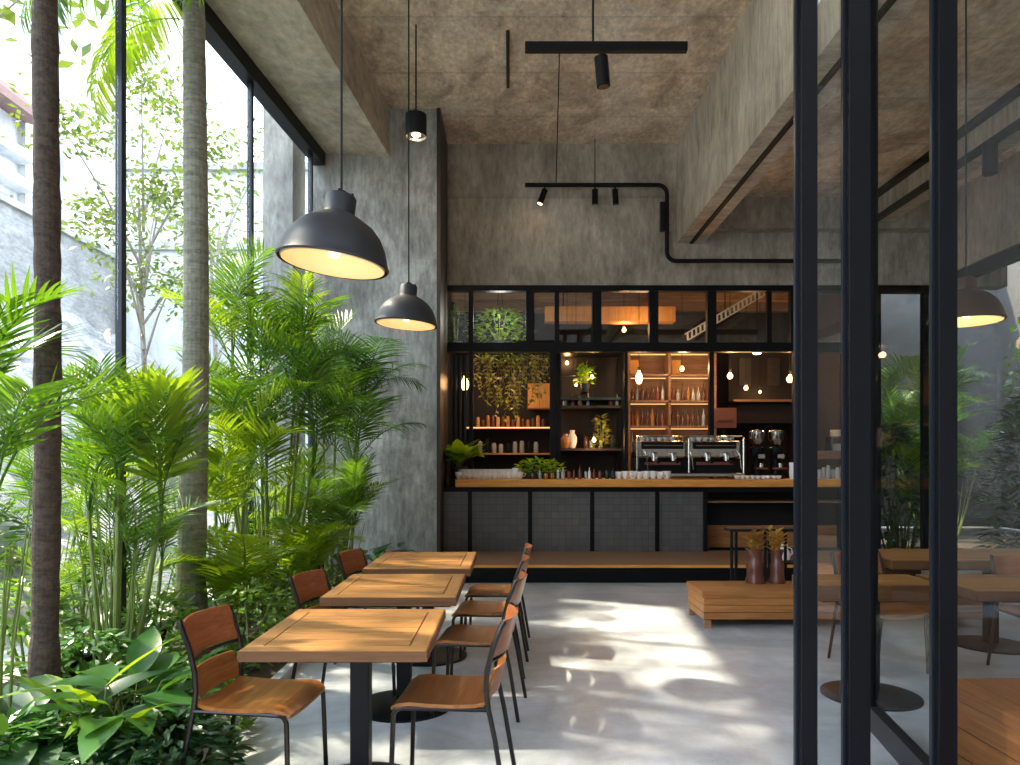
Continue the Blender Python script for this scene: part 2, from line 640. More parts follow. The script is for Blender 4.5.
# back wall above the bar
struct(MB().box(-1.02, 7.6, 11.0, 11.25, 4.20, CEIL + 0.1).build('wall_back', 'concrete_wall'))
# column with its steel angle
struct(MB().box(LX(9.9) - 0.10, -1.005, 9.90, 11.3, -0.05, CEIL + 0.02).build('wall_column', 'concrete_column'))
struct(MB().box(-1.005, -0.955, 9.87, 11.0, -0.02, CEIL).build('trim_4', 'brown_steel'))
# beam over the glazing: underside pale, side face darker
pts = [(LX(-1.5) - 0.06, -1.5, 5.78), (LX(-1.5) + 0.93, -1.5, 5.78), (LX(9.9) + 0.98, 9.9, 5.70), (LX(9.9) - 0.06, 9.9, 5.78)]
beam_l = MB()
a0, a1 = LX(-1.5), LX(9.9)
beam_l.v = [Vector(p) for p in ((a0 - 0.12, -1.5, 5.78), (a0 + 0.95, -1.5, 5.74), (a1 + 0.97, 9.9, 5.70), (a1 - 0.12, 9.9, 5.78),
                                (a0 - 0.12, -1.5, CEIL + .1), (a0 + 0.95, -1.5, CEIL + .1), (a1 + 0.97, 9.9, CEIL + .1), (a1 - 0.12, 9.9, CEIL + .1))]
beam_l.f = [[0, 3, 2, 1], [4, 5, 6, 7], [0, 1, 5, 4], [1, 2, 6, 5], [2, 3, 7, 6], [3, 0, 4, 7]]
struct(beam_l.build('beam_left', 'concrete_soffit'))

# garden glazing on the left: black steel frame and panes
mull = [-1.4, 1.1, 3.30, 5.52, 7.76, 9.56]
frame = empty('window_1', (LX(4), 4, 0))
struct(frame)
u = Vector((0.083, 1, 0)).normalized()
org = Vector((LX(4), 4, 0))


def wpt(y, z, off=0.0):
    return Vector((LX(y) + off, y, z)) - org


for y in mull:
    hb = MB().bar(wpt(y, 0), wpt(y, 5.62), 0.05, 0.06, Vector((0.083, 1, 0)))
    hb.build('mullion', 'blue_black_steel', frame)
MB().bar(wpt(-1.5, 5.69), wpt(9.9, 5.69), 0.16, 0.20).build('window_header', 'black_steel', frame)
MB().bar(wpt(-1.5, 0.08), wpt(9.9, 0.08), 0.12, 0.12).build('sill', 'black_steel', frame)
for a, b_ in zip(mull[:-1], mull[1:]):
    MB().bar(wpt(a + .04, 2.85), wpt(b_ - .04, 2.85), 0.010, 5.5).build('pane', 'window_glass', frame)
struct(MB().box(LX(10.4) - 0.75, LX(10.4) - 0.35, 9.7, 10.3, 0, 7).build('wall_outside_pier', 'concrete_column'))

# glazing on the far right side of the room and the garden window beside the bar
rw = struct(empty('window_2', (6.62, 6, 0)))
for y in (-1.4, 1.2, 3.7, 6.2, 8.7, 10.9):
    MB().box(-0.04, 0.04, y - 6.04, y - 5.96, 0, 4.2).build('mullion', 'black_steel', rw)
MB().box(-0.06, 0.06, -7.5, 5.0, 4.15, 4.32).build('window_header', 'black_steel', rw)
MB().box(-0.06, 0.06, -7.5, 5.0, 0.0, 0.10).build('sill', 'black_steel', rw)
for a, b_ in zip((-1.4, 1.2, 3.7, 6.2, 8.7), (1.2, 3.7, 6.2, 8.7, 10.9)):
    MB().box(-0.005, 0.005, a - 5.95, b_ - 6.05, 0.1, 4.15).build('pane', 'window_glass', rw)
struct(MB().box(6.52, 6.85, -1.5, 11.0, 4.32, CEIL_R + 0.1).build('wall_right', 'concrete_wall'))
gw = struct(empty('window_3', (5.85, 11.05, 0)))
for x in (5.63, 6.36):
    MB().box(x - 5.89, x - 5.81, -0.05, 0.05, 0, 4.2).build('mullion', 'black_steel', gw)
MB().box(-0.26, 0.70, -0.05, 0.05, 4.10, 4.22).build('window_header', 'black_steel', gw)
MB().box(-0.26, 0.70, -0.05, 0.05, 0.0, 0.12).build('sill', 'black_steel', gw)
MB().box(-0.18, 0.61, -0.005, 0.005, 0.12, 4.1).build('pane', 'window_glass', gw)

# ------------------------------------------------------------------ bar front: step, counter, steel framed glazing
step = struct(empty('step', (2.0, 9.7, 0)))
MB().box(-2.95, 3.15, -0.68, 0.80, 0.0, 0.195).build('riser', 'black_steel', step)
MB().box(-2.96, 3.15, -0.70, 0.80, 0.195, 0.225).build('step_tread', 'step_wood', step, bevel=0.004)
MB().box(-2.96, 3.15, -0.712, -0.70, 0.192, 0.227).build('lit_edge_strip', 'counter_wood', step)  # bright strip added: light on the step edge put into its colour

ctr = empty('bar_counter', (1.9, 10.6, 0.225))
tag(ctr, 'long bar counter with dark tiled front panels in black steel frames on the wooden step', 'counter')


def cx(px, d=10.4):
    return PX(px, d) - 1.9


edges = [441, 470, 530, 592, 657, 705]
for a, b_ in zip(edges[:-1], edges[1:]):
    MB().box(cx(a) + 0.03, cx(b_) - 0.03, -0.20, -0.16, 0.0, 0.87).build('front_panel', 'counter_tile', ctr)
for a in edges:
    MB().box(cx(a) - 0.03, cx(a) + 0.03, -0.225, -0.14, 0.0, 0.93).build('post', 'black_steel', ctr)
MB().box(cx(441), cx(705), -0.23, -0.12, 0.86, 0.93).build('top_rail', 'black_steel', ctr)
MB().box(cx(441), cx(705), -0.14, 0.38, 0.0, 0.92).build('carcass', 'matte_black', ctr)
# recessed open part to the right
rec = MB()
rec.box(cx(705), cx(860), 0.33, 0.38, 0.0, 0.93)
rec.box(cx(705), cx(860), -0.20, 0.36, 0.86, 0.93)
rec.box(cx(853), cx(860), -0.20, 0.36, 0.0, 0.93)
rec.build('open_carcass', 'matte_black', ctr)
MB().box(cx(706), cx(853), -0.15, 0.33, 0.70, 0.72).build('shelf', 'step_wood', ctr)
MB().box(cx(708), cx(852), 0.29, 0.325, 0.0, 0.33).build('back_panel', 'bench_wood', ctr)

ct = MB().box(PX(455, 10.2), PX(862, 10.2), 10.2, 11.15, 1.158, 1.268)
tag(ct.build('counter_top', 'counter_wood', bevel=0.012), 'long honey coloured wooden worktop running along the bar counter', 'counter top')
CT = 1.268

# glazed steel frame over and behind the counter
fr = struct(empty('window_4', (2.0, 11.05, 0)))


def fx(px, d=11.0):
    return PX(px, d) - 2.0


for px, wpx in ((530, 8), (597, 9), (654, 9), (712, 9), (795, 8)):
    MB().box(fx(px - wpx / 2), fx(px + wpx / 2), -0.05, 0.06, 3.27, 4.14).build('mullion', 'black_steel', fr)
for px in (471, 557, 770):
    MB().box(fx(px) - 0.035, fx(px) + 0.035, -0.03, 0.04, 3.27, 4.14).build('mullion', 'black_steel', fr)
MB().box(fx(441), fx(862), -0.06, 0.07, 4.13, 4.215).build('window_header', 'black_steel', fr)
MB().box(fx(441), fx(862), -0.06, 0.07, 3.20, 3.34).build('transom', 'black_steel', fr)
for px, wd in ((443, .06), (471, .06), (553, .09), (626, .04), (712, .07), (797, .08), (862, .10)):
    MB().box(fx(px) - wd / 2, fx(px) + wd / 2, -0.04, 0.05, 0.2, 3.22).build('post', 'black_steel', fr)
pe = [444, 470, 530, 557, 597, 654, 712, 770, 795, 860]
for a, b_ in zip(pe[:-1], pe[1:]):
    MB().box(fx(a) + .03, fx(b_) - .03, 0.0, 0.008, 3.34, 4.13).build('pane', 'bar_glass', fr)

# bar room behind
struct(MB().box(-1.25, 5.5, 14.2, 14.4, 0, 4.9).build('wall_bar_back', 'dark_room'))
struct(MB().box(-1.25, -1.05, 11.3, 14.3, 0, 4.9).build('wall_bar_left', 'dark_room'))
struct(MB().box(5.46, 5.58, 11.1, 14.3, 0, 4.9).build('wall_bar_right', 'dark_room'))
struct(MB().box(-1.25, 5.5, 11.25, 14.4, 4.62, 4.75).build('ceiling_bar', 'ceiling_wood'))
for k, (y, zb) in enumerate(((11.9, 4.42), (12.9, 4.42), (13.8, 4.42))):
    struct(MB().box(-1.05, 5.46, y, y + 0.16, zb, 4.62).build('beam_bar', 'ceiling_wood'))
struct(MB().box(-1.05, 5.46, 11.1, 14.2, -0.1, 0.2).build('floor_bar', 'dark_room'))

# vertical dark slats left of the hanging vine
sl = empty('slat_screen', (PX(456, 11.25), 11.25, 0.2))
tag(sl, 'tall dark vertical slat screen beside the concrete column behind the counter', 'screen')
for k in range(5):
    MB().box(-0.17 + k * 0.075, -0.135 + k * 0.075, -0.02, 0.03, 0, 2.98).build('slat', 'dark_teal' if k % 2 else 'blue_black_steel', sl)

# ------------------------------------------------------------------ glazed folding doors on the right
def door_leaf(name, a, b_, stile, h=6.0, rail=True, z0=0.0):
    """glazed leaf between floor points a and b_"""
    a, b_ = Vector((*a, 0)), Vector((*b_, 0))
    o = struct(empty(name, a))
    d = (b_ - a)
    L = d.length
    o.rotation_euler = (0, 0, math.atan2(d.y, d.x))
    MB().box(0, stile, -0.02, 0.02, z0, h).build('door_stile', 'black_steel', o)
    MB().box(L - stile, L, -0.02, 0.02, z0, h).build('door_stile', 'black_steel', o)
    MB().box(stile, L - stile, -0.03, 0.03, z0, z0 + 0.13).build('bottom_rail', 'blue_black_steel', o)
    MB().box(stile, L - stile, -0.03, 0.03, h - 0.1, h).build('top_rail', 'black_steel', o)
    MB().box(stile, L - stile, -0.005, 0.005, z0 + 0.13, h - 0.1).build('pane', 'side_glass', o)
    return o


D0 = 3.0


def door_post(name, px0, px1, d, dep, step_px=3):
    x0, x1 = PX(px0, d), PX(px1, d)
    o = struct(empty(name, ((x0 + x1) / 2, d + dep / 2, 0)))
    h = (x1 - x0) / 2
    MB().box(-h, h, -dep / 2, dep / 2, 0, 4.92).build('door_post', 'black_steel', o, bevel=0.004)
    MB().box(-h - 0.012, -h, -dep / 2 + 0.03, dep / 2 - 0.01, 0, 4.92).build('door_seal', 'blue_black_steel', o)
    return o


door_post('door_1', 801, 818, D0, 0.06)
door_post('door_2', 849, 871, D0, 0.06)
door_post('door_3', 939, 958, D0, 0.06)
dg = struct(empty('door_4', (PX(831, D0), D0 + 0.05, 0)))
MB().box(PX(817, D0) - PX(831, D0), PX(845, D0) - PX(831, D0), -0.005, 0.005, 0.0, 4.92).build('pane', 'door_glass', dg)
dg = struct(empty('door_5', (2.4, D0 + 0.05, 0)))
MB().box(PX(957, D0) - 2.4, 3.6 - 2.4, -0.005, 0.005, 0.0, 4.92).build('pane', 'door_glass', dg)
door_leaf('door_6', (2.055, 4.08), (1.888, D0 + 0.14), 0.03, h=4.92)
struct(MB().box(PX(797, D0) - .02, 7.5, D0 - 0.02, D0 + 0.13, 4.90, 5.02).build('trim_5', 'black_steel'))

# ------------------------------------------------------------------ tables
def make_table(X0, X1, Y0, Y1, top, thick, name, label, group, post=0.085, base=0.30, oak='table_oak', npl=6, pdx=0.03):
    cxm, cym = (X0 + X1) / 2, (Y0 + Y1) / 2
    t = empty(name, (cxm, cym, 0))
    tag(t, label, 'table', group)
    wx, wy = (X1 - X0) / 2, (Y1 - Y0) / 2
    b_ = 0.075
    pl = MB()
    g_ = 0.004
    n_ = npl
    span = 2 * (wy - b_)
    for k in range(n_):
        y0 = -wy + b_ + span * k / n_
        pl.box(-wx + b_ + g_, wx - b_ - g_, y0 + g_, y0 + span / n_ - g_, top - thick, top)
    for s in (-1, 1):
        pl.box(-wx, wx, s * wy - (b_ if s > 0 else 0), s * wy + (b_ if s < 0 else 0), top - thick, top)
    pl.build('table_top', oak, t, bevel=0.003)
    for s in (-1, 1):
        x0 = -wx if s < 0 else wx - b_
        MB().box(x0, x0 + b_, -wy + b_ + g_, wy - b_ - g_, top - thick, top).build('end_board', 'table_oak_edge', t, bevel=0.003)
    for s in (-1, 1):  # thin strips added to carry the edge shade in their colour
        MB().box(-wx - .004, wx + .004, s * (wy + .002) - .002, s * (wy + .002) + .002, top - thick, top - .004).build('edge_shade_band', 'edge_shade_wood', t)
        MB().box(s * (wx + .002) - .002, s * (wx + .002) + .002, -wy, wy, top - thick, top - .004).build('edge_shade_band', 'edge_shade_wood', t)
    MB().box(-wx + 0.03, wx - 0.03, -wy + 0.03, wy - 0.03, top - thick - 0.012, top - thick).build('apron', 'matte_black', t)
    MB().box(pdx - post / 2, pdx + post / 2, -post / 2, post / 2, 0.012, top - thick - 0.01).build('pedestal', 'black_steel', t, bevel=0.004)
    MB().lathe([(0, 0), (base, 0), (base, 0.012), (base - 0.02, 0.018), (0.06, 0.025), (0, 0.025)], (pdx, 0, 0), seg=40).build('base_plate', 'black_steel', t, smooth=True)
    return t


tg = 'wooden pedestal tables in a row beside the planting'
make_table(-1.085, -0.335, 2.88, 3.70, 0.75, 0.045, 'cafe_table', 'nearest square oak table on a black pedestal, at the front', tg)
make_table(-1.06, -0.305, 4.03, 4.87, 0.75, 0.05, 'cafe_table', 'middle of the three left tables, sunlit wooden top on black pedestal', tg)
make_table(-1.045, -0.285, 5.12, 6.07, 0.75, 0.055, 'cafe_table', 'farthest of the three left tables, sunlit top in front of the step', tg)
tg2 = 'wooden tables behind the glass doors'
make_table(1.905, 2.68, 4.43, 4.85, 0.75, 0.10, 'cafe_table', 'thick edged wooden table nearest behind the glass door leaf', tg2)
make_table(2.74, 4.3, 4.22, 4.86, 0.75, 0.06, 'cafe_table', 'wooden table at the right edge of the picture behind the glass', tg2)
make_table(2.95, 4.9, 5.55, 6.30, 0.75, 0.07, 'cafe_table', 'farther wooden table behind the glass, near the garden window', tg2)


# ------------------------------------------------------------------ chairs (sitter looks towards +x)
def curved_panel(z0, z1, wid, depth, x0, x1, thick, nseg=10, rows=3):
    """plywood back: bent around the sitter, leaning from x0 at the bottom to x1 at the top"""
    mb = MB()
    for side in (0, 1):
        for r_ in range(rows + 1):
            t = r_ / rows
            z = z0 + (z1 - z0) * t
            xx = x0 + (x1 - x0) * t
            for k in range(nseg + 1):
                s = -1 + 2 * k / nseg
                inset = 0.012 * (abs(2 * t - 1) ** 4)
                y = s * (wid / 2 - inset)
                x = xx + depth * (s * s) - side * thick
                mb.v.append(Vector((x, y, z)))
    w_ = nseg + 1
    n1 = (rows + 1) * w_
    for r_ in range(rows):
        for k in range(nseg):
            a = r_ * w_ + k
            mb.f.append([a, a + 1, a + 1 + w_, a + w_])
            mb.f.append([n1 + a, n1 + a + w_, n1 + a + 1 + w_, n1 + a + 1])
    for k in range(nseg):
        mb.f.append([k, n1 + k, n1 + k + 1, k + 1])
        a = rows * w_ + k
        mb.f.append([a, a + 1, n1 + a + 1, n1 + a])
    for r_ in range(rows):
        a = r_ * w_
        mb.f.append([a, a + w_, n1 + a + w_, n1 + a])
        a += nseg
        mb.f.append([a, n1 + a, n1 + a + w_, a + w_])
    return mb


def seat_panel():
    prof = [(-0.20, 0.462), (-0.15, 0.452), (-0.05, 0.446), (0.06, 0.448), (0.14, 0.452), (0.19, 0.446), (0.225, 0.425)]
    mb = MB()
    n_ = 8
    for side in (0, 1):
        for i, (x, z) in enumerate(prof):
            for k in range(n_ + 1):
                s = -1 + 2 * k / n_
                hw = 0.215 - (0.018 if i in (0, len(prof) - 1) else 0.0)
                mb.v.append(Vector((x, s * hw, z + 0.008 * s * s - side * 0.016)))
    w_ = n_ + 1
    n1 = len(prof) * w_
    for i in range(len(prof) - 1):
        for k in range(n_):
            a = i * w_ + k
            mb.f.append([a, a + w_, a + 1 + w_, a + 1])
            mb.f.append([n1 + a, n1 + a + 1, n1 + a + 1 + w_, n1 + a + w_])
    for k in range(n_):
        mb.f.append([k, k + 1, n1 + k + 1, n1 + k])
        a = (len(prof) - 1) * w_ + k
        mb.f.append([a, n1 + a, n1 + a + 1, a + 1])
    for i in range(len(prof) - 1):
        a = i * w_
        mb.f.append([a, n1 + a, n1 + a + w_, a + w_])
        a += n_
        mb.f.append([a, a + w_, n1 + a + w_, n1 + a])
    return mb


def make_chair():
    c = empty('dining_chair')
    seat_panel().build('seat', 'chair_ply', c, smooth=True)
    curved_panel(0.655, 0.815, 0.40, 0.05, -0.262, -0.305, 0.012).build('backrest', 'back_ply', c, smooth=True)
    curved_panel(0.475, 0.60, 0.36, 0.03, -0.222, -0.250, 0.012).build('lower_back_panel', 'chair_ply', c, smooth=True)
    for s in (-1, 1):
        y = s * 0.205
        MB().tube([(0.225, y * 1.04, 0.0), (0.212, y, 0.40), (0.20, y, 0.425), (0.175, y, 0.434)], 0.0115, 8).build('leg', 'chair_frame', c, smooth=True)
        MB().tube([(-0.285, y * 1.06, 0.0), (-0.235, y, 0.30), (-0.205, y, 0.44)], 0.0115, 8).build('leg', 'chair_frame', c, smooth=True)
        MB().tube([(-0.205, y, 0.44), (-0.195, y, 0.52), (-0.200, y, 0.60), (-0.225, y, 0.70), (-0.262, y, 0.795), (-0.275, y * 0.96, 0.815)], 0.0125, 8).build('back_post', 'chair_frame', c, smooth=True)
    sf = MB()
    for s in (-1, 1):
        sf.tube([(0.18, s * 0.205, 0.432), (-0.205, s * 0.205, 0.434)], 0.011, 8)
    sf.tube([(-0.19, -0.2, 0.434), (-0.19, 0.2, 0.434)], 0.009, 8)
    sf.tube([(0.17, -0.2, 0.428), (0.17, 0.2, 0.428)], 0.009, 8)
    sf.build('seat_frame', 'chair_frame', c, smooth=True)
    rl = MB()
    ptsr = []
    for k in range(9):
        s = -1 + k / 4
        ptsr.append((-0.258 + 0.045 * s * s, s * 0.205, 0.642))
    rl.tube(ptsr, 0.009, 8)
    rl.build('back_rail', 'chair_frame', c, smooth=True)
    return c


chair0 = make_chair()
chairs = [
    (-1.13, 3.27, -0.12, 'nearest chair left of the front table, its back towards the plants', 'left'),
    (-1.00, 4.42, -0.22, 'second chair along the planting, beside the middle table', 'left'),
    (-0.98, 5.52, -0.22, 'farthest chair along the planting, beside the last table', 'left'),
    (-0.28, 3.33, PI - 0.09, 'nearest chair right of the front table, its back to the aisle', 'right'),
    (-0.21, 4.42, PI - 0.12, 'second chair on the aisle, facing the middle table', 'right'),
    (-0.17, 5.24, PI - 0.08, 'third chair on the aisle, at the near corner of the last table', 'right'),
    (-0.13, 5.98, PI - 0.05, 'farthest chair on the aisle, in front of the step', 'right'),
    (2.72, 5.30, -PI / 2 + 0.2, 'chair tucked behind the thick edged table, seen through the door glass', 'glass'),
    (3.75, 5.05, -PI / 2 - 0.05, 'chair behind the glass at the right edge of the picture', 'glass'),
]
cg = {'left': 'plywood chairs on the planting side', 'right': 'plywood chairs on the aisle side', 'glass': 'plywood chairs behind the glass doors'}
for i, (x, y, rz, lab, g_) in enumerate(chairs):
    c_ = chair0 if i == 0 else copy_tree(chair0)
    c_.location = (x, y, 0)
    c_.rotation_euler = (0, 0, rz)
    tag(c_, lab, 'chair', cg[g_])

# ------------------------------------------------------------------ lamps
def dome_lamp(loc, dia, tilt, ctop, name, label, cat_group, shade='lamp_black', energy=30, zc=CEIL):
    """loc = centre of the rim"""
    r = dia / 2
    o = empty(name, loc)
    tag(o, label, 'pendant lamp', cat_group)
    head = [(r * 1.0, 0.0), (r * 1.02, 0.010), (r * 0.99, 0.025), (r * 0.965, r * 0.18), (r * 0.91, r * 0.36), (r * 0.81, r * 0.55), (r * 0.67, r * 0.71), (r * 0.50, r * 0.83), (r * 0.36, r * 0.90), (r * 0.30, r * 0.93),
            (r * 0.28, r * 0.98), (r * 0.28, r * 1.24), (r * 0.24, r * 1.29), (0.0, r * 1.30)]
    MB().lathe(head, seg=48, cap=False).build('lamp_shade', shade, o, smooth=True, rot=(0, tilt, 0))
    ins = [(x * 0.93, z + 0.0) for x, z in head[:9]]
    ins[-1] = (0.0, r * 0.86)
    ins2 = MB().lathe(ins[::-1], seg=48, cap=False)
    ins2.build('inner_shade', 'lamp_cream', o, smooth=True, rot=(0, tilt, 0))
    up = Vector((math.sin(tilt), 0, math.cos(tilt)))
    topp = up * (r * 1.28)
    k = MB()
    k.lathe([(r * 0.09, r * 1.26), (r * 0.09, r * 1.36), (0, r * 1.38)], seg=12)
    for a in range(4):
        k.tube([(r * 0.2 * math.cos(a * PI / 2), r * 0.2 * math.sin(a * PI / 2), r * 1.25), (r * 0.2 * math.cos(a * PI / 2), r * 0.2 * math.sin(a * PI / 2), r * 1.34)], 0.006, 6)
    k.build('lamp_cap', 'matte_black', o, rot=(0, tilt, 0))
    MB().tube([topp, (topp.x, 0, topp.z + 0.1), (topp.x, 0, zc - loc[2])], 0.006, 6).build('cord', 'matte_black', o)
    b = MB().lathe([(0.0, r * .12), (0.02, r * .14), (0.034, r * .26), (0.028, r * .40), (0.015, r * .55), (0.013, r * .7), (0, r * .7)], seg=14)
    b.build('bulb', 'bulb_warm', o, smooth=True, rot=(0, tilt, 0))
    spot_light(up * (r * 0.06), energy, (1.0, 0.70, 0.42), 0.05, o)
    return o


pg = 'dome pendant lamps over the left tables'
p1 = P(333, 265, 3.5)
dome_lamp(p1, 0.53, math.radians(7), None, 'pendant_lamp', 'large black dome pendant lamp nearest, over the front table', pg, energy=1.1)
p2 = P(406, 325, 5.7)
dome_lamp(p2, 0.49, math.radians(4), None, 'pendant_lamp', 'smaller black dome pendant lamp hanging before the concrete column', pg, energy=1.1)
p3 = P(966, 322, 4.9)
dome_lamp(p3, 0.46, 0.0, None, 'pendant_lamp', 'bronze dome pendant lamp behind the glass at the right edge', 'bronze lamp behind the glass', shade='lamp_bronze', energy=2, zc=CEIL_R)


def spot_head(parent, top, length, r, tilt, lit=False, ax='y'):
    """cylinder spotlight hanging from 'top' (local)"""
    rot = (0, tilt, 0)
    top = Vector(top)
    d = Vector((-math.sin(tilt), 0, -math.cos(tilt)))
    MB().tube([top, top + Vector((0, 0, -0.05))], 0.012, 8).build('bracket', 'matte_black', parent)
    s = top + Vector((0, 0, -0.04))
    mb = MB().tube([s, s + d * length], r, 20)
    h = mb.build('spotlight_head', 'black_steel', parent, smooth=True)
    e = s + d * (length + 0.002)
    mb = MB().tube([e, e + d * 0.004], r * 0.75, 16)
    mb.build('lens', 'bulb_soft' if lit else 'chrome', h)


# near track
tz = PZ(47.5, 5.0)
tr = empty('track_light', (PX(606, 5.0), 5.0, tz))
tag(tr, 'short black ceiling track with a single spotlight, nearest under the ceiling', 'track light')
MB().box(-0.5625, 0.5625, -0.025, 0.025, -0.031, 0.031).build('track', 'black_steel', tr, bevel=0.003)
MB().tube([(PX(593, 5) - PX(606, 5), 0, 0.03), (PX(593, 5) - PX(606, 5), 0, CEIL - tz)], 0.008, 6).build('rod', 'matte_black', tr)
spot_head(tr, (PX(601, 5) - PX(606, 5), 0, -0.03), 0.20, 0.048, math.radians(-5))

# far track: pipe with four spots, bending down the beam
d = 10.75
tz = PZ(185, d)
t2 = empty('track_light', (PX(595, d), d, tz))
tag(t2, 'long thin black pipe track with small spotlights before the back wall', 'track light')


def q(px, py):
    return Vector((PX(px, d) - PX(595, d), 0, PZ(py, d) - tz))


pts = [q(525, 185), q(658, 185)]
for k in range(1, 6):
    a = k / 5 * PI / 2
    pts.append(q(658 + 9 * math.sin(a), 185 + 9 * (1 - math.cos(a))))
pts += [q(667, 252)]
for k in range(1, 6):
    a = k / 5 * PI / 2
    pts.append(q(667 + 9 * (1 - math.cos(a)), 252 + 9 * math.sin(a)))
pts += [q(800, 261), q(840, 261)]
MB().tube(pts, 0.032, 10).build('pipe', 'black_steel', t2, smooth=True)
for px, tl, lit in ((545, 20, True), (595, 0, False), (615, -3, False)):
    spot_head(t2, q(px, 187), 0.22, 0.045, math.radians(tl), lit)
MB().box(q(662, 0).x - .035, q(662, 0).x + .035, -0.06, 0.0, q(0, 232).z, q(0, 203).z).build('junction_box', 'matte_black', t2)
MB().tube([q(556, 185), Vector((0.585 - PX(595, d), 8.5 - d, CEIL - tz))], 0.007, 6).build('wire', 'matte_black', t2)
MB().tube([q(595, 185), q(595, 140) + Vector((0, 0, 0.02))], 0.007, 6).build('wire', 'matte_black', t2)

# ceiling spotlight in front of the column
sp_ = empty('ceiling_spotlight', (PX(416, 8), 8, PZ(126, 8)))
tag(sp_, 'black cylinder downlight hanging in front of the concrete column top', 'spotlight')
MB().lathe([(0.115, -0.12), (0.118, -0.115), (0.118, 0.12), (0.10, 0.125), (0, 0.125)], seg=28, cap=False).build('housing', 'matte_black', sp_, smooth=True)
MB().lathe([(0, -0.09), (0.10, -0.10), (0.115, -0.12)], seg=28, cap=False).build('reflector', 'chrome', sp_, smooth=True)
MB().lathe([(0, -0.10), (0.045, -0.105), (0.05, -0.095), (0, -0.09)], seg=16, cap=False).build('bulb', 'bulb_warm', sp_, smooth=True)
MB().tube([(0, 0, 0.12), (0, 0, CEIL - PZ(126, 8))], 0.009, 8).build('rod', 'matte_black', sp_)
spot_light((0, 0, -0.16), 12, (1, .75, .5), 0.04, sp_)
tag(MB().box(-0.045, -0.005, 8.1, 9.3, CEIL - 0.03, CEIL).build('ceiling_conduit', 'brown_steel'), 'dark straight conduit fixed under the concrete ceiling', 'conduit')

# spot on the side rail at the right
s3 = empty('rail_spotlight', (5.30, 7.95, 5.05))
tag(s3, 'black spotlight under the side rail behind the right glass', 'spotlight')
MB().tube([(0.10, 0, 0.02), (0, 0, 0.02), (0, 0, -0.04)], 0.015, 8).build('bracket', 'matte_black', s3)
MB().tube([(0, 0, -0.03), (0, 0, -0.36)], 0.075, 20).build('spotlight_head', 'black_steel', s3, smooth=True)

# hanging bulbs in the bar
bulbs = [(465, 384, 11.4, 0.10, 'oval glowing bulb hanging beside the slat screen', 12),
         (567, 363, 12.3, 0.045, 'small bulb above the steel display frame, upper left', 3),
         (592, 377, 11.9, 0.05, 'small bulb in front of the green plant in the display frame', 3),
         (576, 385, 12.1, 0.04, 'tiny bulb below left of the green plant in the display frame', 2),
         (594, 440, 11.7, 0.055, 'glowing bulb low above the counter, before the display frame', 8),
         (624, 330, 12.6, 0.06, 'bulb seen high behind the upper windows', 10),
         (639, 378, 11.6, 0.095, 'large elongated bulb beside the lit bottle shelves', 16),
         (682, 369, 11.9, 0.06, 'round bulb above the lit bottle shelves', 10),
         (730, 376, 11.8, 0.075, 'round bulb right of the lit bottle shelves', 14),
         (746, 388, 12.8, 0.06, 'lower round bulb deeper in the dark part of the bar', 6),
         (760, 392, 13.2, 0.04, 'tiny bulb deepest in the dark part of the bar', 3),
         (790, 379, 11.7, 0.09, 'bright bulb beside the tall black door post', 16)]
for px, py, dd, rr, lab, en in bulbs:
    o = empty('hanging_bulb', P(px, py, dd))
    tag(o, lab, 'bulb', 'bulbs hanging over the bar')
    el = 1.7 if px in (465, 639) else 1.1
    r_ = rr * 0.62
    MB().lathe([(0, -r_ * el), (r_ * .6, -r_ * el * .85), (r_, -r_ * el * .2), (r_ * .9, r_ * el * .35), (r_ * .4, r_ * el * .95), (r_ * .35, r_ * el * 1.2), (0, r_ * el * 1.2)], seg=16).build('bulb', 'bulb_warm', o, smooth=True)
    MB().lathe([(0.02, r_ * el * 1.15), (0.022, r_ * el * 1.15 + 0.06), (0, r_ * el * 1.15 + 0.07)], seg=10).build('socket', 'matte_black', o)
    MB().tube([(0, 0, r_ * el * 1.15 + 0.06), (0, 0, 4.62 - o.location.z)], 0.005, 5).build('cord', 'matte_black', o)
    spot_light((0, -rr * 1.3, 0), en * 0.75, (1.0, 0.56, 0.24), 0.05, o)

# ------------------------------------------------------------------ bench, vases and the black stand
def bench(name, X0, X1, Y0, Y1, z0, z1, mat, label, legs=True):
    o = empty(name, ((X0 + X1) / 2, (Y0 + Y1) / 2, 0))
    tag(o, label, 'bench')
    wx, wy = (X1 - X0) / 2, (Y1 - Y0) / 2
    MB().box(-wx, wx, -wy, wy, z1 - 0.06, z1).build('seat', mat, o, bevel=0.006)
    b = MB()
    h = (z1 - 0.06 - z0) / 3
    for k in range(3):
        b.box(-wx + 0.015, wx - 0.015, -wy + 0.012, wy - 0.012, z0 + k * h + 0.002, z0 + (k + 1) * h - 0.002)
    b.build('plank_body', mat, o, bevel=0.003)
    if legs:
        for sx in (-1, 1):
            for sy in (-1, 1):
                MB().box(sx * (wx - .05) - .03, sx * (wx - .05) + .03, sy * (wy - .02) - .02, sy * (wy - .02) + .02, 0, z0).build('leg', 'step_wood', o)
    return o


bench('wooden_bench', 1.745, 4.4, 6.53, 7.12, 0.075, 0.335, 'bench_wood', 'low solid wooden bench in front of the bar step')
bench('wooden_bench', 2.09, 4.6, 1.2, 3.52, 0.0, 0.45, 'box_wood', 'orange wooden bench in the lower right corner behind the glass', legs=False)


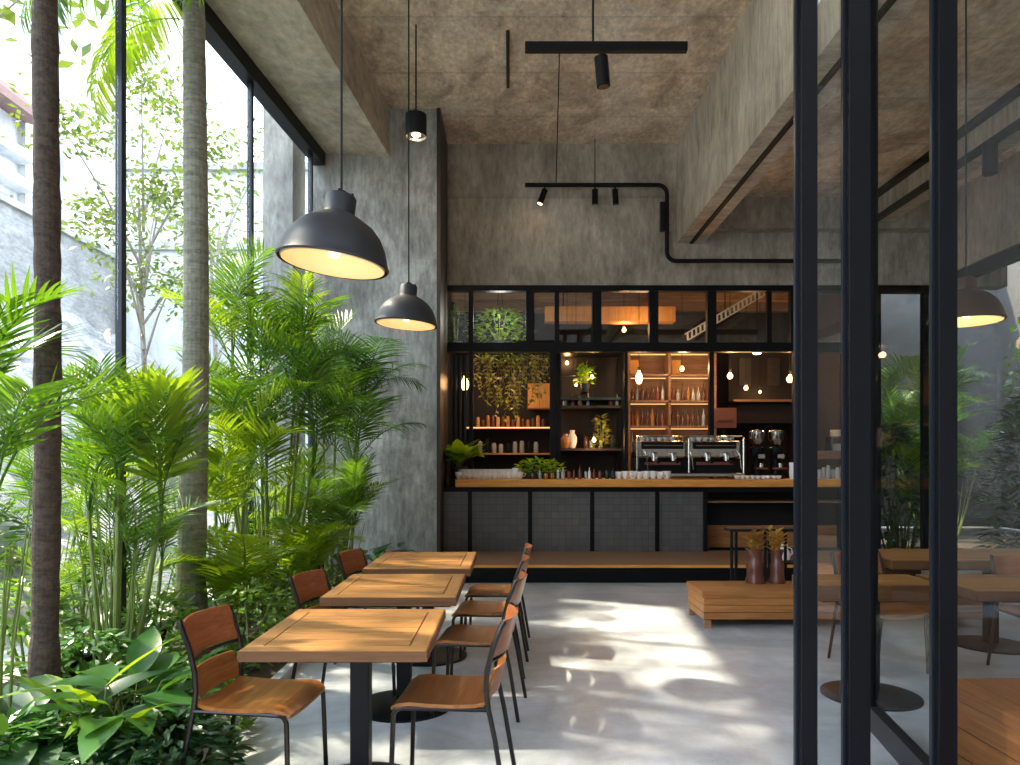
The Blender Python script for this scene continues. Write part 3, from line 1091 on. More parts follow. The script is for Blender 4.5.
def vase(x, y, z, h, r, label, flowers):
    o = empty('floor_vase', (x, y, z))
    tag(o, label, 'vase', 'terracotta vases on the bench')
    prof = [(0, 0), (r * 1.0, 0), (r * 1.02, h * .06), (r * .86, h * .2), (r * .84, h * .35), (r * 0.92, h * .52), (r * .70, h * .66), (r * .62, h * .8), (r * .86, h * .97), (r * .88, h), (r * .74, h * .97), (r * .5, h * .8), (0, h * .78)]
    MB().lathe(prof, seg=24, cap=False).build('vase_body', 'terracotta', o, smooth=True)
    b = MB()
    for k in range(flowers):
        a = R.uniform(0, 2 * PI)
        ln = R.uniform(0.08, 0.20)
        dx, dy = math.cos(a) * R.uniform(.1, .5), math.sin(a) * R.uniform(.1, .4)
        e = Vector((dx * ln, dy * ln, h + ln))
        b.tube([(0, 0, h * .8), (dx * ln * .4, dy * ln * .4, h + ln * .5), e], 0.003, 4)
        for j in range(5):
            a2 = R.uniform(0, 2 * PI)
            b.leaf(e + Vector((0, 0, -j * .035)), (math.cos(a2), math.sin(a2), 0.5), (0, 0, 1), R.uniform(.06, .10), 0.045, 3)
    b.build('dried_flowers', 'dry_leaf', o)
    return o


vase(PX(755, 7.0), 7.0, 0.335, 0.335, 0.092, 'wider terracotta vase of dried flowers on the bench, left one', 16)
vase(PX(777, 7.0), 7.0, 0.335, 0.325, 0.076, 'narrower terracotta vase of dried flowers on the bench, right one', 14)
cr = empty('wooden_crate', (PX(818, 6.9), 6.95, 0.335))
tag(cr, 'small brown wooden box at the bench end beside the black door post', 'box')
c_ = MB()
c_.box(-0.14, 0.14, -0.1, -0.085, 0, 0.17).box(-0.14, 0.14, 0.085, 0.1, 0, 0.17).box(-0.14, -0.125, -.085, .085, 0, .17).box(.125, .14, -.085, .085, 0, .17).box(-.125, .125, -.085, .085, 0, .015)
c_.build('crate_body', 'crate_wood', cr)
MB().box(-0.15, 0.15, -0.11, 0.11, 0.17, 0.185).build('lid', 'crate_wood', cr)

st = empty('metal_side_table', (PX(764, 7.75), 7.75, 0))
tag(st, 'black metal frame table standing between the bench and the step', 'side table')
hw = PX(764 + 37, 7.75) - PX(764, 7.75)
zt = PZ(528, 7.75)
MB().box(-hw, hw, -0.12, 0.12, zt - 0.03, zt).build('table_top', 'matte_black', st)
for x, y in ((-hw + .02, -.1), (-hw + .13, .1), (hw - 0.02, -.1), (hw - .13, .1), (0.02, -0.1), (0.05, 0.1)):
    MB().box(x - .013, x + .013, y - .013, y + .013, 0, zt - 0.03).build('leg', 'matte_black', st)
MB().box(hw - 0.30, hw, -0.1, 0.1, 0.42, 0.44).build('lower_shelf', 'matte_black', st)
jug = empty('white_jug', (PX(783, 9.3), 9.3, 0.225))
tag(jug, 'small white jug on the wooden step behind the vases', 'jug')
MB().lathe([(0, 0), (.07, 0), (.09, .05), (.085, .12), (.05, .19), (.06, .22), (.05, .215), (.04, .19), (0, .18)], seg=18, cap=False).build('body', 'porcelain', jug, smooth=True)
MB().tube([(.05, 0, .19), (.11, 0, .17), (.12, 0, .11), (.085, 0, .07)], .009, 6).build('handle', 'porcelain', jug, smooth=True)

# ------------------------------------------------------------------ things on the counter
cupm = MB().lathe([(0, 0), (.025, 0), (.032, .01), (.045, .045), (.048, .085), (.044, .085), (.040, .045), (0, .012)], seg=16, cap=False).mesh('cup', 'porcelain', True)
handm = MB().tube([(.044, 0, .07), (.07, 0, .068), (.074, 0, .045), (.043, 0, .028)], .006, 6).mesh('cup_handle', 'porcelain', True)


def cup(px, dd, z, s, rz, label, group, tall=1.0):
    o = inst('cup', cupm, None, (PX(px, dd), dd, z), (0, 0, rz), (s, s, s * tall))
    h_ = inst('cup_handle', handm, o)
    tag(o, label, 'cup', group)
    return o


ORD = ['leftmost', 'second', 'third', 'fourth', 'fifth', 'sixth', 'seventh', 'eighth', 'ninth', 'tenth', 'eleventh', 'twelfth', 'thirteenth', 'fourteenth', 'fifteenth', 'sixteenth']


def nth(i, n):
    if i == 0:
        return 'leftmost'
    if i == n - 1:
        return 'rightmost'
    return ORD[i] + ' from the left'


for i in range(13):
    px = 459 + i * 5.05
    cup(px, 10.42, CT, 1.2, R.uniform(0, 6), 'white cup, %s, front row at the left end of the bar' % nth(i, 13), 'white cups in the front row at the left end')
for i in range(11):
    px = 463 + i * 5.3
    cup(px, 10.60, CT, 1.45, R.uniform(0, 6), 'white cup, %s, back row at the left end of the bar' % nth(i, 11), 'white cups in the second row at the left end', 1.15)
cup(515.5, 10.5, CT, 1.1, 0.5, 'taller white cup at the right end of the left cup rows', None, 1.7)
for i in range(8):
    px = 619 + i * 6.8
    cup(px, 10.45, CT, 1.35 if i % 3 else 1.25, R.uniform(0, 6), 'cream cup, %s in the row before the espresso machine' % nth(i, 8), 'cream cups before the espresso machine', 1.0)
for i in range(9):
    cup(737 + i * 5.2, 10.42, CT, 0.85, R.uniform(0, 6), 'small cream cup, %s, before the coffee grinders' % nth(i, 9), 'small cups before the grinders', 0.7)


def jar(px, dd, h, r, mat, name, label, group, lid=None, z=CT, neck=False):
    prof = [(0, 0), (r * .92, 0), (r, h * .05), (r, h * .8), (r * .8, h * .92), (r * .7, h), (0, h)]
    if neck:
        prof = [(0, 0), (r * .95, 0), (r, h * .04), (r, h * .58), (r * .4, h * .74), (r * .32, h * .97), (r * .38, h), (0, h)]
    o = MB().lathe(prof, seg=14, cap=False).build(name, mat, None, smooth=True, loc=(PX(px, dd), dd, z))
    tag(o, label, 'bottle' if neck else 'jar', group)
    if lid:
        MB().lathe([(r * .85, h * .9), (r * .85, h * 1.06), (0, h * 1.06)], seg=14).build('lid', lid, o)
    return o


jars = [(533, .10, .030, 'bottle_brown'), (540, .15, .022, 'bottle_clear'), (546, .09, .03, 'amber'), (552, .10, .032, 'amber'), (558, .15, .022, 'bottle_clear'), (563, .16, .03, 'bottle_clear'),
        (569, .12, .025, 'coffee_red'), (574, .14, .024, 'bottle_brown'), (580, .20, .028, 'bottle_brown'), (586, .12, .024, 'bottle_clear'), (589.5, .17, .02, 'porcelain'), (594, .15, .026, 'coffee_red'), (600, .12, .03, 'bottle_brown'), (607, .13, .03, 'dark_teal'), (613, .13, .032, 'dark_teal')]
look = {'bottle_brown': 'dark brown', 'bottle_clear': 'clear glass', 'amber': 'amber', 'coffee_red': 'dark red', 'porcelain': 'white', 'dark_teal': 'dark teal'}
for i, (px, h, r_, mt) in enumerate(jars):
    side = ['directly right of the leafy herb planter', 'second', 'third', 'fourth', 'fifth'][min(i, 4)]
    hh = 'tall' if h > .14 else 'short'
    jar(px, 10.4 + 0.05 * (i % 2), h, r_, mt, 'jar' if h < .14 else 'bottle', '%s %s %s on the bar, number %s from the left of the bottle row' % (hh, look[mt], 'jar' if h < .14 else 'bottle', ['one', 'two', 'three', 'four', 'five', 'six', 'seven', 'eight', 'nine', 'ten', 'eleven', 'twelve', 'thirteen', 'fourteen', 'fifteen'][i]), 'jars and bottles in the middle of the bar', lid='matte_black' if h < .14 else None, neck=h >= .14)

# espresso machine
em = empty('espresso_machine', (PX(687, 10.75), 10.75, CT))
tag(em, 'large chrome espresso machine with cups on top, standing on the bar', 'espresso machine')
W2 = 0.78
b = MB().box(-W2, W2, -0.10, 0.25, 0.30, 0.56)
b.build('machine_body', 'chrome', em, bevel=0.03)
MB().box(-W2 + .02, W2 - .02, 0.02, 0.25, 0.06, 0.32).build('back_splash', 'matte_black', em)
MB().box(-W2, W2, -0.24, 0.25, 0.03, 0.085).build('drip_tray', 'chrome', em, bevel=0.01)
for x in (-W2, -0.02, W2):
    MB().bar((x, -0.20, 0.05), (x, -0.20, 0.60), 0.035, 0.05, Vector((0, 1, 0))).build('side_column', 'chrome', em, bevel=0.01)
for x in (-0.52, -0.24, 0.26, 0.54):
    gh = MB().lathe([(0, -.06), (.05, -.06), (.052, .05), (.04, .07), (0, .07)], (x, -0.16, 0.32), seg=16, cap=False).build('group_head', 'chrome', em, smooth=True)
    MB().tube([(x, -.18, .27), (x + .02, -.34, .24)], [.014, .02], 8).build('portafilter_handle', 'matte_black', gh)
for x in (-W2 + .1, -0.02, W2 - .1):
    MB().tube([(x, -.2, .42), (x + .03, -.26, .34), (x + .05, -.24, .14)], .008, 6).build('steam_wand', 'chrome', em, smooth=True)
for x0, x1 in ((-0.70, -0.08), (0.06, 0.70)):
    MB().box(x0, x1, -0.125, -0.10, 0.44, 0.54).build('control_panel', 'black_steel', em)
    MB().tube([(x0 + .03, -.15, .49), (x1 - .03, -.15, .49)], .012, 8).build('rail', 'chrome', em)
    MB().box(x0 + .05, x1 - .05, -0.13, -0.105, 0.205, 0.245).build('trim_strip', 'coffee_red', em)
MB().tube([(-W2, -.15, .62), (W2, -.15, .62)], .012, 8).build('cup_rail', 'chrome', em)
for x in (-.6, .6, -.1, .2):
    MB().tube([(x, -.15, .56), (x, -.15, .62)], .008, 6).build('rail_post', 'chrome', em)
for i, x in enumerate((-.66, -.58, -.50, -.40, -.30, -.20, .10, .19, .28, .38, .50, .60, .68)):
    o = inst('cup', cupm, None, (em.location.x + x, 10.80, CT + 0.56), (0, 0, R.uniform(0, 6)), 0.95)
    inst('cup_handle', handm, o)
    tag(o, 'white cup, %s on top of the espresso machine' % nth(i, 13), 'cup', 'cups on top of the espresso machine')


def grinder(px, label):
    g_ = empty('coffee_grinder', (PX(px, 10.8), 10.8, CT))
    tag(g_, label, 'coffee grinder', 'coffee grinders on the bar')
    MB().lathe([(0, 0), (.13, 0), (.13, .03), (.09, .06), (.085, .34), (.11, .38), (.11, .46), (.06, .48), (0, .48)], seg=20, cap=False).build('grinder_body', 'black_steel', g_, smooth=True)
    MB().lathe([(.05, .48), (.115, .58), (.12, .70), (.10, .72), (0, .73)], seg=20, cap=False).build('hopper', 'chrome', g_, smooth=True)
    MB().box(-.05, .05, -.20, -.07, .30, .36).build('spout', 'chrome', g_)
    MB().box(-.09, .09, -.22, -.10, 0.14, 0.165).build('portafilter_rest', 'coffee_red', g_)
    MB().lathe([(.045, 0), (.045, .06), (0, .06)], (-0.0, -.17, .17), seg=12).build('dose_cup', 'chrome', g_, smooth=True)


grinder(757, 'black coffee grinder with silver hopper, next to the espresso machine')
grinder(776, 'black coffee grinder with silver hopper, next to the white jug')
pj = empty('white_jug', (PX(793, 10.4), 10.4, CT))
tag(pj, 'tall white jug on the bar beside the black door post', 'jug')
MB().lathe([(0, 0), (.05, 0), (.055, .1), (.05, .18), (.055, .24), (.05, .24), (.04, .18), (0, .17)], seg=18, cap=False).build('body', 'porcelain', pj, smooth=True)
MB().tube([(.05, 0, .22), (.09, 0, .19), (.09, 0, .1), (.052, 0, .06)], .008, 6).build('handle', 'porcelain', pj, smooth=True)

# glassware and plates right end
for i in range(6):
    jar(819 + i * 4.6, 10.45 + .07 * (i % 2), .14 + .03 * (i % 3), .032, 'bottle_clear', 'drinking_glass', 'clear drinking glass, %s behind the narrow door pane' % nth(i, 6), 'glasses at the right end of the bar')
rs = empty('wall_shelf', (PX(833, 11.5), 11.5, PZ(459, 11.5)))
tag(rs, 'wooden shelf carrying white plates seen between the two black posts', 'shelf')
MB().box(-0.36, 0.36, -0.15, 0.2, 0.0, 0.13).build('board', 'step_wood', rs, bevel=.004)
MB().box(-0.34, -0.30, -0.1, 0.1, -0.25, 0).build('bracket', 'matte_black', rs)
for zz in range(2):
    for i in range(5):
        o = MB().lathe([(0, 0), (.07, 0), (.12, .02), (.118, .025), (.07, .008), (0, .006)], seg=20, cap=False).build('plate', 'porcelain', None, smooth=True, loc=(PX(838, 11.5), 11.5, PZ(459, 11.5) + .13 + i * .022 + zz * 0.22))
        tag(o, 'white plate, %s in the %s stack between the posts' % (['lowest', 'second from the bottom', 'middle', 'second from the top', 'topmost'][i], 'lower' if not zz else 'raised upper'), 'plate', 'lower stack of plates' if not zz else 'upper stack of plates')
pr = MB().box(-.15, .15, -.12, .12, 0, .012).build('plate_rack', 'chrome', None, loc=(PX(838, 11.5), 11.5, PZ(459, 11.5) + .335))
for sx in (-1, 1):
    MB().box(sx * .145 - .006, sx * .145 + .006, -.11, .11, -.205, 0).build('leg', 'chrome', pr)
tag(pr, 'small metal rack lifting the upper plates above the lower stack', 'rack')

# ------------------------------------------------------------------ back of the bar
# left shelves with cabinet
d = 12.3
ls = empty('wall_shelf', (PX(511, d), d + 0.1, 0))
tag(ls, 'lit wooden wall shelves behind the hanging vine', 'shelf')


def lx(px):
    return PX(px, d) - PX(511, d)


for py in (427, 453):
    MB().box(lx(466), lx(551), -0.15, 0.18, PZ(py, d) - .03, PZ(py, d)).build('board', 'crate_wood', ls)
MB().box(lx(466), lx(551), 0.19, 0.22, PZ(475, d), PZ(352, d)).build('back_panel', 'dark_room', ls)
MB().box(lx(466), lx(551), -0.17, -0.155, PZ(427, d) - .025, PZ(427, d) - .005).build('light_strip', 'strip_warm', ls)
cb_ = empty('wall_cabinet', (PX(539, d), d, PZ(409, d)))
tag(cb_, 'orange wooden wall cabinet right of the hanging vine', 'cabinet')
hh = PZ(384, d) - PZ(409, d)
MB().box(-.19, .19, -.1, .17, 0, hh).build('cabinet_body', 'cabinet_wood', cb_)
for s in (-1, 1):
    dr = MB().box(min(s * .003, s * .187), max(s * .003, s * .187), -.125, -.10, .01, hh - .01).build('door', 'cabinet_wood', cb_, bevel=.003)
    MB().box(s * .03 - .006, s * .03 + .006, -.14, -.125, hh * .4, hh * .6).build('handle', 'matte_black', dr)
spot_light((PX(505, 12), 11.7, PZ(400, 12)), 7, (1, .55, .24), .1, name='shelf_light')
bk = ['crate_wood', 'bottle_brown', 'amber', 'terracotta']
for i in range(14):
    px = 478 + i * 5.0
    h = R.uniform(.12, .22)
    o = jar(px, d, h, .032, bk[i % 4], 'jar', 'small jar, %s on the upper lit shelf behind the vine' % nth(i, 14), 'jars on the upper left back shelf', z=PZ(427, d))
for i in range(9):
    px = 480 + i * 7
    o = jar(px, d, R.uniform(.10, .24), .04, ['bottle_clear', 'matte_black', 'bottle_clear'][i % 3], 'jar', 'jar, %s on the lower shelf behind the white cups' % nth(i, 9), 'jars on the lower left back shelf', z=PZ(453, d))

# lit bottle shelves
d = 12.4
bs = empty('bottle_shelf', (PX(670, d), d, 0.2))
tag(bs, 'tall dark shelf unit with warmly lit bottle compartments behind the espresso machine', 'shelf')


def bx_(px):
    return PX(px, d) - PX(670, d)


def bz(py):
    return PZ(py, d) - 0.2


MB().box(bx_(628), bx_(713), .22, .25, 0, bz(352)).build('back_panel', 'step_wood', bs)
for px in (628, 668, 713):
    MB().box(bx_(px) - .02, bx_(px) + .02, -.14, .22, 0, bz(352)).build('upright', 'step_wood', bs)
for py in (352, 376, 402, 427, 452):
    MB().box(bx_(628), bx_(713), -.14, .22, bz(py) - .02, bz(py) + .02).build('board', 'step_wood', bs)
    if py < 440:
        MB().box(bx_(630), bx_(711), .10, .13, bz(py) - .035, bz(py) - .021).build('light_strip', 'strip_warm', bs)
for row, (py, nm) in enumerate(((402, 'upper'), (427, 'middle'), (452, 'lower'))):
    for i in range(16):
        px = 632 + i * 5.1
        if abs(px - 668) < 2.5:
            continue
        bi = i if px < 668 else i - 1
        h = R.uniform(.20, .31)
        jar(px, d - .03 + R.uniform(-.03, .03), h, .030, R.choice(['bottle_brown', 'amber', 'bottle_brown', 'coffee_red', 'bottle_clear']), 'bottle', 'bottle, %s on the %s compartment row of the lit shelf' % (nth(bi, 15), nm), 'bottles on the %s lit shelf' % nm, z=PZ(py, d) + .02, neck=True)
for px, py0, py1, lab in ((675, 376, 352, 'small box on top row of the lit shelf, right'), (634, 376, 358, 'orange box on top row of the lit shelf, left')):
    o = MB().box(-.08, .08, -.08, .08, 0, .24).build('storage_box', 'cabinet_wood', None, loc=(PX(px, d), d, PZ(376, d) + .02), bevel=.005)
    tag(o, lab, 'box')

# tall steel display frame in the middle
d = 12.0
df = empty('display_cabinet', (PX(590, d), d, 0.2))
tag(df, 'tall black steel display cabinet with shelves and plants behind the counter', 'cabinet')


def dx_(px):
    return PX(px, d) - PX(590, d)


def dz(py):
    return PZ(py, d) - 0.2


for px in (558, 622):
    for y in (-.2, .3):
        MB().box(dx_(px) - .03, dx_(px) + .03, y - .03, y + .03, 0, dz(353)).build('post', 'black_steel', df)
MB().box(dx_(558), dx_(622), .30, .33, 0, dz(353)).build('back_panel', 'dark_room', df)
for py, mt in ((353, 'black_steel'), (399, 'dark_teal'), (407, 'brown_steel'), (449, 'brown_steel')):
    MB().box(dx_(558), dx_(622), -.2, .3, dz(py) - .03, dz(py) + .01).build('shelf', mt, df)
MB().box(dx_(559), dx_(575), -.19, .0, dz(376) - .01, dz(376) + .01).build('bracket_shelf', 'brown_steel', df)

TOPZ = PZ(449, d) + .01
for px, h, r_, mt, lab in ((556.5, .24, .10, 'amber', 'round amber glass lantern in the display cabinet, left'),
                           (572, .30, .08, 'porcelain', 'white pitcher in the display cabinet'),
                           (612, .22, .06, 'dark_teal', 'dark teal jar in the display cabinet, right')):
    z0 = CT if False else PZ(473, d)
    o = MB().lathe([(0, 0), (r_ * .6, 0), (r_, h * .35), (r_, h * .6), (r_ * .5, h * .85), (r_ * .55, h), (0, h)], seg=18, cap=False).build('vase', mt, None, smooth=True, loc=(PX(max(px, 565), d), d - .05, PZ(449, d) + .01))
    tag(o, lab, 'vase', 'vessels in the display cabinet')

for i, (px, py, h, r_, mt) in enumerate(((565, 407, .13, .045, 'bottle_clear'), (573, 407, .20, .03, 'bottle_brown'), (580, 407, .16, .04, 'amber'), (588, 407, .22, .03, 'bottle_clear'),
                                         (611, 407, .15, .045, 'bottle_brown'), (617, 407, .2, .03, 'bottle_clear'), (586, 449, .20, .04, 'bottle_brown'), (592, 449, .14, .05, 'bottle_clear'))):
    jar(px, 11.98, h, r_, mt, 'jar' if r_ > .035 else 'bottle', '%s %s, %s on the %s board of the display cabinet' % (look[mt], 'jar' if r_ > .035 else 'bottle', nth(i, 9) if i < 6 else ('left one' if i == 6 else 'right one'), 'middle' if py == 407 else 'lower'), 'vessels in the display cabinet', z=PZ(py, 12.0) + .01, neck=r_ <= .035)
# dark wall cabinet with vents + copper panel right
o = empty('wall_panel', (PX(725, 12.2), 12.2, PZ(428, 12.2)))
tag(o, 'copper coloured square panel right of the lit bottle shelves', 'panel')
MB().box(-.19, .19, -.02, .02, 0, PZ(408, 12.2) - PZ(428, 12.2) + .0).build('sheet', 'terracotta', o, bevel=.004)
MB().box(-.13, .13, -.03, -.02, .10, .14).build('strip', 'lamp_bronze', o)
MB().box(-.02, .02, .02, .1, -1.0, .2).build('post', 'matte_black', o)
d = 13.2
o = empty('wall_shelf', (PX(765, d), d, PZ(401, d)))
tag(o, 'long dark shelf high in the dark right part of the bar', 'shelf')
MB().box(-.62, .62, -.12, .15, -.02, .02).build('board', 'step_wood', o)
MB().box(-.62, .62, .15, .18, -.4, .9).build('back_panel', 'dark_room', o)
for px in (747, 776):
    MB().box(PX(px, d) - PX(765, d) - .11, PX(px, d) - PX(765, d) + .11, .10, .15, .30, .80).build('frame_panel', 'brown_steel', o)
spot_light((PX(757, 12.5), 12.2, PZ(362, 12.5)), 2, (1, .6, .3), .08, name='ceiling_light_glow')
dl = MB().lathe([(0, 0), (.06, 0), (.07, .03), (0, .03)], seg=16, cap=False).build('recessed_light', 'bulb_soft', None, loc=(PX(757, 11.9), 11.9, PZ(354, 11.9)))
MB().tube([(0, 0, .03), (0, 0, 4.62 - dl.location.z)], .01, 6).build('rod', 'matte_black', dl)
tag(dl, 'small round light just under the black transom above the grinders', 'light')
# white slanted strip: lattice added to stand for a reflection in the panes
a, b_ = P(688, 340, 12.2), P(768, 293, 12.2)
o = empty('slanted_reflection', a)
tag(o, 'white slanted lattice strip standing in for a reflection in the upper right bar windows', 'reflection')
v = b_ - a
MB().bar((0, 0, 0), v, .05, .02).build('chord', 'white_paint', o)
off = Vector((-.05, 0, .10))
MB().bar(off, v + off, .05, .02).build('chord', 'white_paint', o)
for k in range(19):
    t0, t1 = k / 19, (k + .6) / 19
    MB().bar(v * t0, v * t1 + off, .03, .025).build('web', 'white_paint', o)
MB().tube([v * .5 + off, (v * .5 + off) + Vector((0, 0, 4.62 - a.z - (v * .5 + off).z))], .01, 6).build('rod', 'matte_black', o)
# warm timber box beam behind the upper windows
o = MB().box(PX(545, 12.4), PX(675, 12.4), 12.35, 12.6, PZ(322, 12.4), PZ(307, 12.4)).build('timber_beam', 'cabinet_wood')
tag(o, 'lit orange timber box hanging behind the upper bar windows', 'beam')
for x in (-.8, .8):
    MB().tube([(PX(610, 12.4) + x, 12.47, PZ(307, 12.4) - .01), (PX(610, 12.4) + x, 12.47, 4.62)], .012, 6).build('hanger', 'matte_black', o)
spot_light((2.2, 12.0, 3.75), 11, (1, .62, .32), .15, name='ceiling_glow')
spot_light((4.2, 12.6, 3.6), 5, (1, .62, .32), .15, name='ceiling_glow')


# ------------------------------------------------------------------ plants
def frond_mesh(name, mat, L=1.2, pairs=26, ll=0.42, lw=0.028, arch=1.0, lift=1.25, vshape=0.5, seed=0, stalk=0.25, droop=0.5):
    """pinnate palm frond rising from the origin and bending over towards +x"""
    r = random.Random(seed)
    mb = MB()
    n_ = 16
    pts, tang = [], []
    p = Vector((0, 0, 0))
    for i in range(n_ + 1):
        t = i / n_
        ang = lift - arch * (t ** 1.4)
        dvec = Vector((math.cos(ang), 0, math.sin(ang)))
        pts.append(p.copy())
        tang.append(dvec)
        p = p + dvec * (L / n_)
    mb.tube(pts, [0.009 * (1 - 0.8 * i / n_) + 0.0015 for i in range(n_ + 1)], 5)
    for k in range(pairs):
        t = stalk + (1 - stalk) * (k + 0.5) / pairs
        i = min(n_ - 1, int(t * n_))
        fr_ = t * n_ - i
        base = pts[i].lerp(pts[i + 1], fr_)
        tg_ = tang[i].lerp(tang[i + 1], fr_).normalized()
        u_ = (t - stalk) / (1 - stalk)
        ln = ll * (0.45 + 0.9 * math.sin(PI * min(1, 0.18 + 0.80 * u_))) * 0.8 * r.uniform(.9, 1.08)
        side = Vector((0, 1, 0))
        nrm = side.cross(tg_)
        if nrm.z < 0:
            nrm = -nrm
        for s in (-1, 1):
            fwd = 0.55 + 0.9 * u_ + r.uniform(-.12, .12)
            d_ = (side * s * 1.0 + tg_ * fwd + nrm * (vshape + r.uniform(-.12, .12))).normalized()
            mb.leaf(base, d_, nrm, ln, lw * r.uniform(.85, 1.15), 4, droop * r.uniform(.7, 1.4), 0.25, peak=0.38)
    return mb.mesh(name, mat, False)


PF = {
    'areca': [frond_mesh('frond', 'palm_green', 1.25, 26, .46, .019, a, l_, .62, s) for s, (a, l_) in enumerate(((0.9, 1.42), (1.5, 1.4), (0.55, 1.5), (1.8, 1.3)))],
    'bright': [frond_mesh('frond', 'palm_bright', 1.2, 24, .44, .021, a, l_, .6, s + 10) for s, (a, l_) in enumerate(((1.2, 1.3), (1.6, 1.3), (0.8, 1.4)))],
    'wide': [frond_mesh('frond', 'palm_green', 1.15, 17, .48, .036, a, l_, .6, s + 20, droop=.35) for s, (a, l_) in enumerate(((1.0, 1.3), (1.4, 1.35)))],
    'widebright': [frond_mesh('frond', 'palm_bright', 1.15, 15, .48, .042, a, l_, .6, s + 30, droop=.3) for s, (a, l_) in enumerate(((0.8, 1.4), (1.3, 1.3)))],
    'dark': [frond_mesh('frond', 'palm_dark', 1.25, 26, .42, .020, a, l_, .35, s + 40, droop=.7) for s, (a, l_) in enumerate(((1.3, 1.2), (1.8, 1.2)))],
    'crown': [frond_mesh('frond', 'palm_green', 2.3, 30, .62, .045, a, l_, .1, s + 50, droop=1.1) for s, (a, l_) in enumerate(((2.1, 1.1), (2.4, 0.9), (1.7, 1.2)))],
    'crownb': [frond_mesh('frond', 'palm_bright', 2.2, 28, .60, .045, a, l_, .1, s + 60, droop=1.1) for s, (a, l_) in enumerate(((2.4, 1.0), (2.1, 1.2)))],
    'fan': [frond_mesh('frond', 'palm_bright', .75, 20, .30, .022, a, l_, .35, s + 70) for s, (a, l_) in enumerate(((1.0, 1.25), (1.5, 1.2)))],
}


def palm_clump(x, y, canes, label, kinds, name='palm_shrub', group=None, z=0.04, seed=1, fronds=6, sc=1.0, el=(-0.2, 0.3)):
    """canes = [(dx, dy, height)]; kinds = list of frond sets to choose from"""
    r = random.Random(seed)
    o = empty(name, (x, y, z))
    tag(o, label, 'palm', group)
    for dx, dy, h in canes:
        lean = Vector((dx * .8, dy * .8, 0))
        b0 = Vector((dx * .35, dy * .35, -.04))
        tp = Vector((dx, dy, h))
        MB().tube([b0, b0.lerp(tp, .5) + lean * .05, tp], [.022, .017, .013], 7).build('stem', 'palm_stem', o, smooth=True)
        for q_ in range(3):
            aa = r.uniform(0, 2 * PI)
            e_ = Vector((dx * .7 + .16 * math.cos(aa), dy * .7 + .16 * math.sin(aa), h * r.uniform(.6, 1.05)))
            MB().tube([b0 + Vector((.05 * math.cos(aa), .05 * math.sin(aa), 0)), b0.lerp(e_, .5), e_], [.010, .007, .003], 5).build('shoot', 'palm_stem', o, smooth=True)
        a0_ = r.uniform(0, 2 * PI)
        for k in range(fronds):
            a = a0_ + k * 2.4 + r.uniform(-.3, .3)
            kk = r.choice(kinds)
            me = r.choice(PF[kk])
            s_ = sc * r.uniform(.75, 1.1)
            rx = r.uniform(-.15, .15)
            ry = r.uniform(*el)
            e = (Matrix.Rotation(a, 4, 'Z') @ Matrix.Rotation(ry, 4, 'Y') @ Matrix.Rotation(rx, 4, 'X')).to_euler()
            inst('frond', me, o, tp + Vector((0, 0, -r.uniform(0, .18) * sc)), e, s_)
    return o


def palm_tree(x, y, h, r0, r1, bark, label, kinds, nf, seed, bend=0.1, ringed=False, fr=None):
    r = random.Random(seed)
    o = empty('palm_tree', (x, y, 0))
    tag(o, label, 'palm tree', 'palm trees inside the glazing')
    n_ = 60
    pts, rs_ = [], []
    for i in range(n_ + 1):
        t = i / n_
        pts.append(Vector((bend * math.sin(t * 2.2), 0.02 * math.sin(t * 5), h * t)))
        base = r0 + (r1 - r0) * t + (0.05 if ringed else 0.02) * max(0, 1 - t * 9)
        rs_.append(base * (1 + (0.035 if i % 2 else 0) + (0 if ringed else .035 * math.sin(i * 1.7) + .03 * math.sin(i * .6))))
    MB().tube(pts, rs_, 18).build('trunk', bark, o, smooth=False)
    top = pts[-1]
    if fr is None:
        fr = [(k * 2.4 + r.uniform(-.2, .2), r.uniform(-.1, .5)) for k in range(nf)]
    for a, ry in fr:
        me = r.choice(PF[r.choice(kinds)])
        e = (Matrix.Rotation(a, 4, 'Z') @ Matrix.Rotation(ry, 4, 'Y')).to_euler()
        inst('frond', me, o, top + Vector((0, 0, -r.uniform(0, .15))), e, r.uniform(.62, .75))
    return o


# two trunks that run up behind the beam line
palm_tree(PX(43, 4.1), 4.1, 5.15, .070, .062, 'bark_brown', 'slim dark brown palm trunk nearest at the left edge', ['crown', 'crownb'], 0, 3, bend=0.02,
          fr=[(2.0, .35), (2.9, .3), (3.9, .3), (1.35, .45), (4.9, .1)])
palm_tree(PX(189, 6.0), 6.0, 5.3, .115, .085, 'bark_ringed', 'thicker grey green ringed palm trunk behind the front chair', ['crown', 'crownb'], 0, 4, bend=0.06, ringed=True,
          fr=[(4.1, .5), (3.5, .6), (2.6, .3), (3.0, .8)])

palm_clump(PX(268, 7.3), 7.3, [(-.40, .1, 2.6), (-.42, 0, 1.9), (-.15, .2, 2.35), (.05, -.2, 1.7), (.3, .1, 2.0), (.48, -.1, 1.45), (-.3, -.25, 1.35), (.2, .3, 2.5), (.0, 0, 1.1)],
           'tall dense areca palm clump filling the far end of the planting', ['areca', 'areca', 'bright'], seed=11, fronds=5, sc=1.0, el=(-.3, .3))
palm_clump(PX(330, 8.6), 8.55, [(.1, -.1, 1.9), (.3, -.05, 1.5), (-.1, .1, 2.2), (.38, .1, 2.2)], 'areca palm leaning its fronds against the concrete column', ['areca', 'dark'], seed=12, fronds=6, sc=.95)
palm_clump(PX(112, 4.9), 4.9, [(-.22, .1, 1.15), (.10, -.1, 1.3), (.28, .12, 1.15), (-.05, .22, 1.45), (.15, 0, .7)],
           'areca palm between the two trunks with backlit fronds', ['wide', 'areca', 'widebright'], seed=13, fronds=4, sc=.80, el=(-.4, .1))
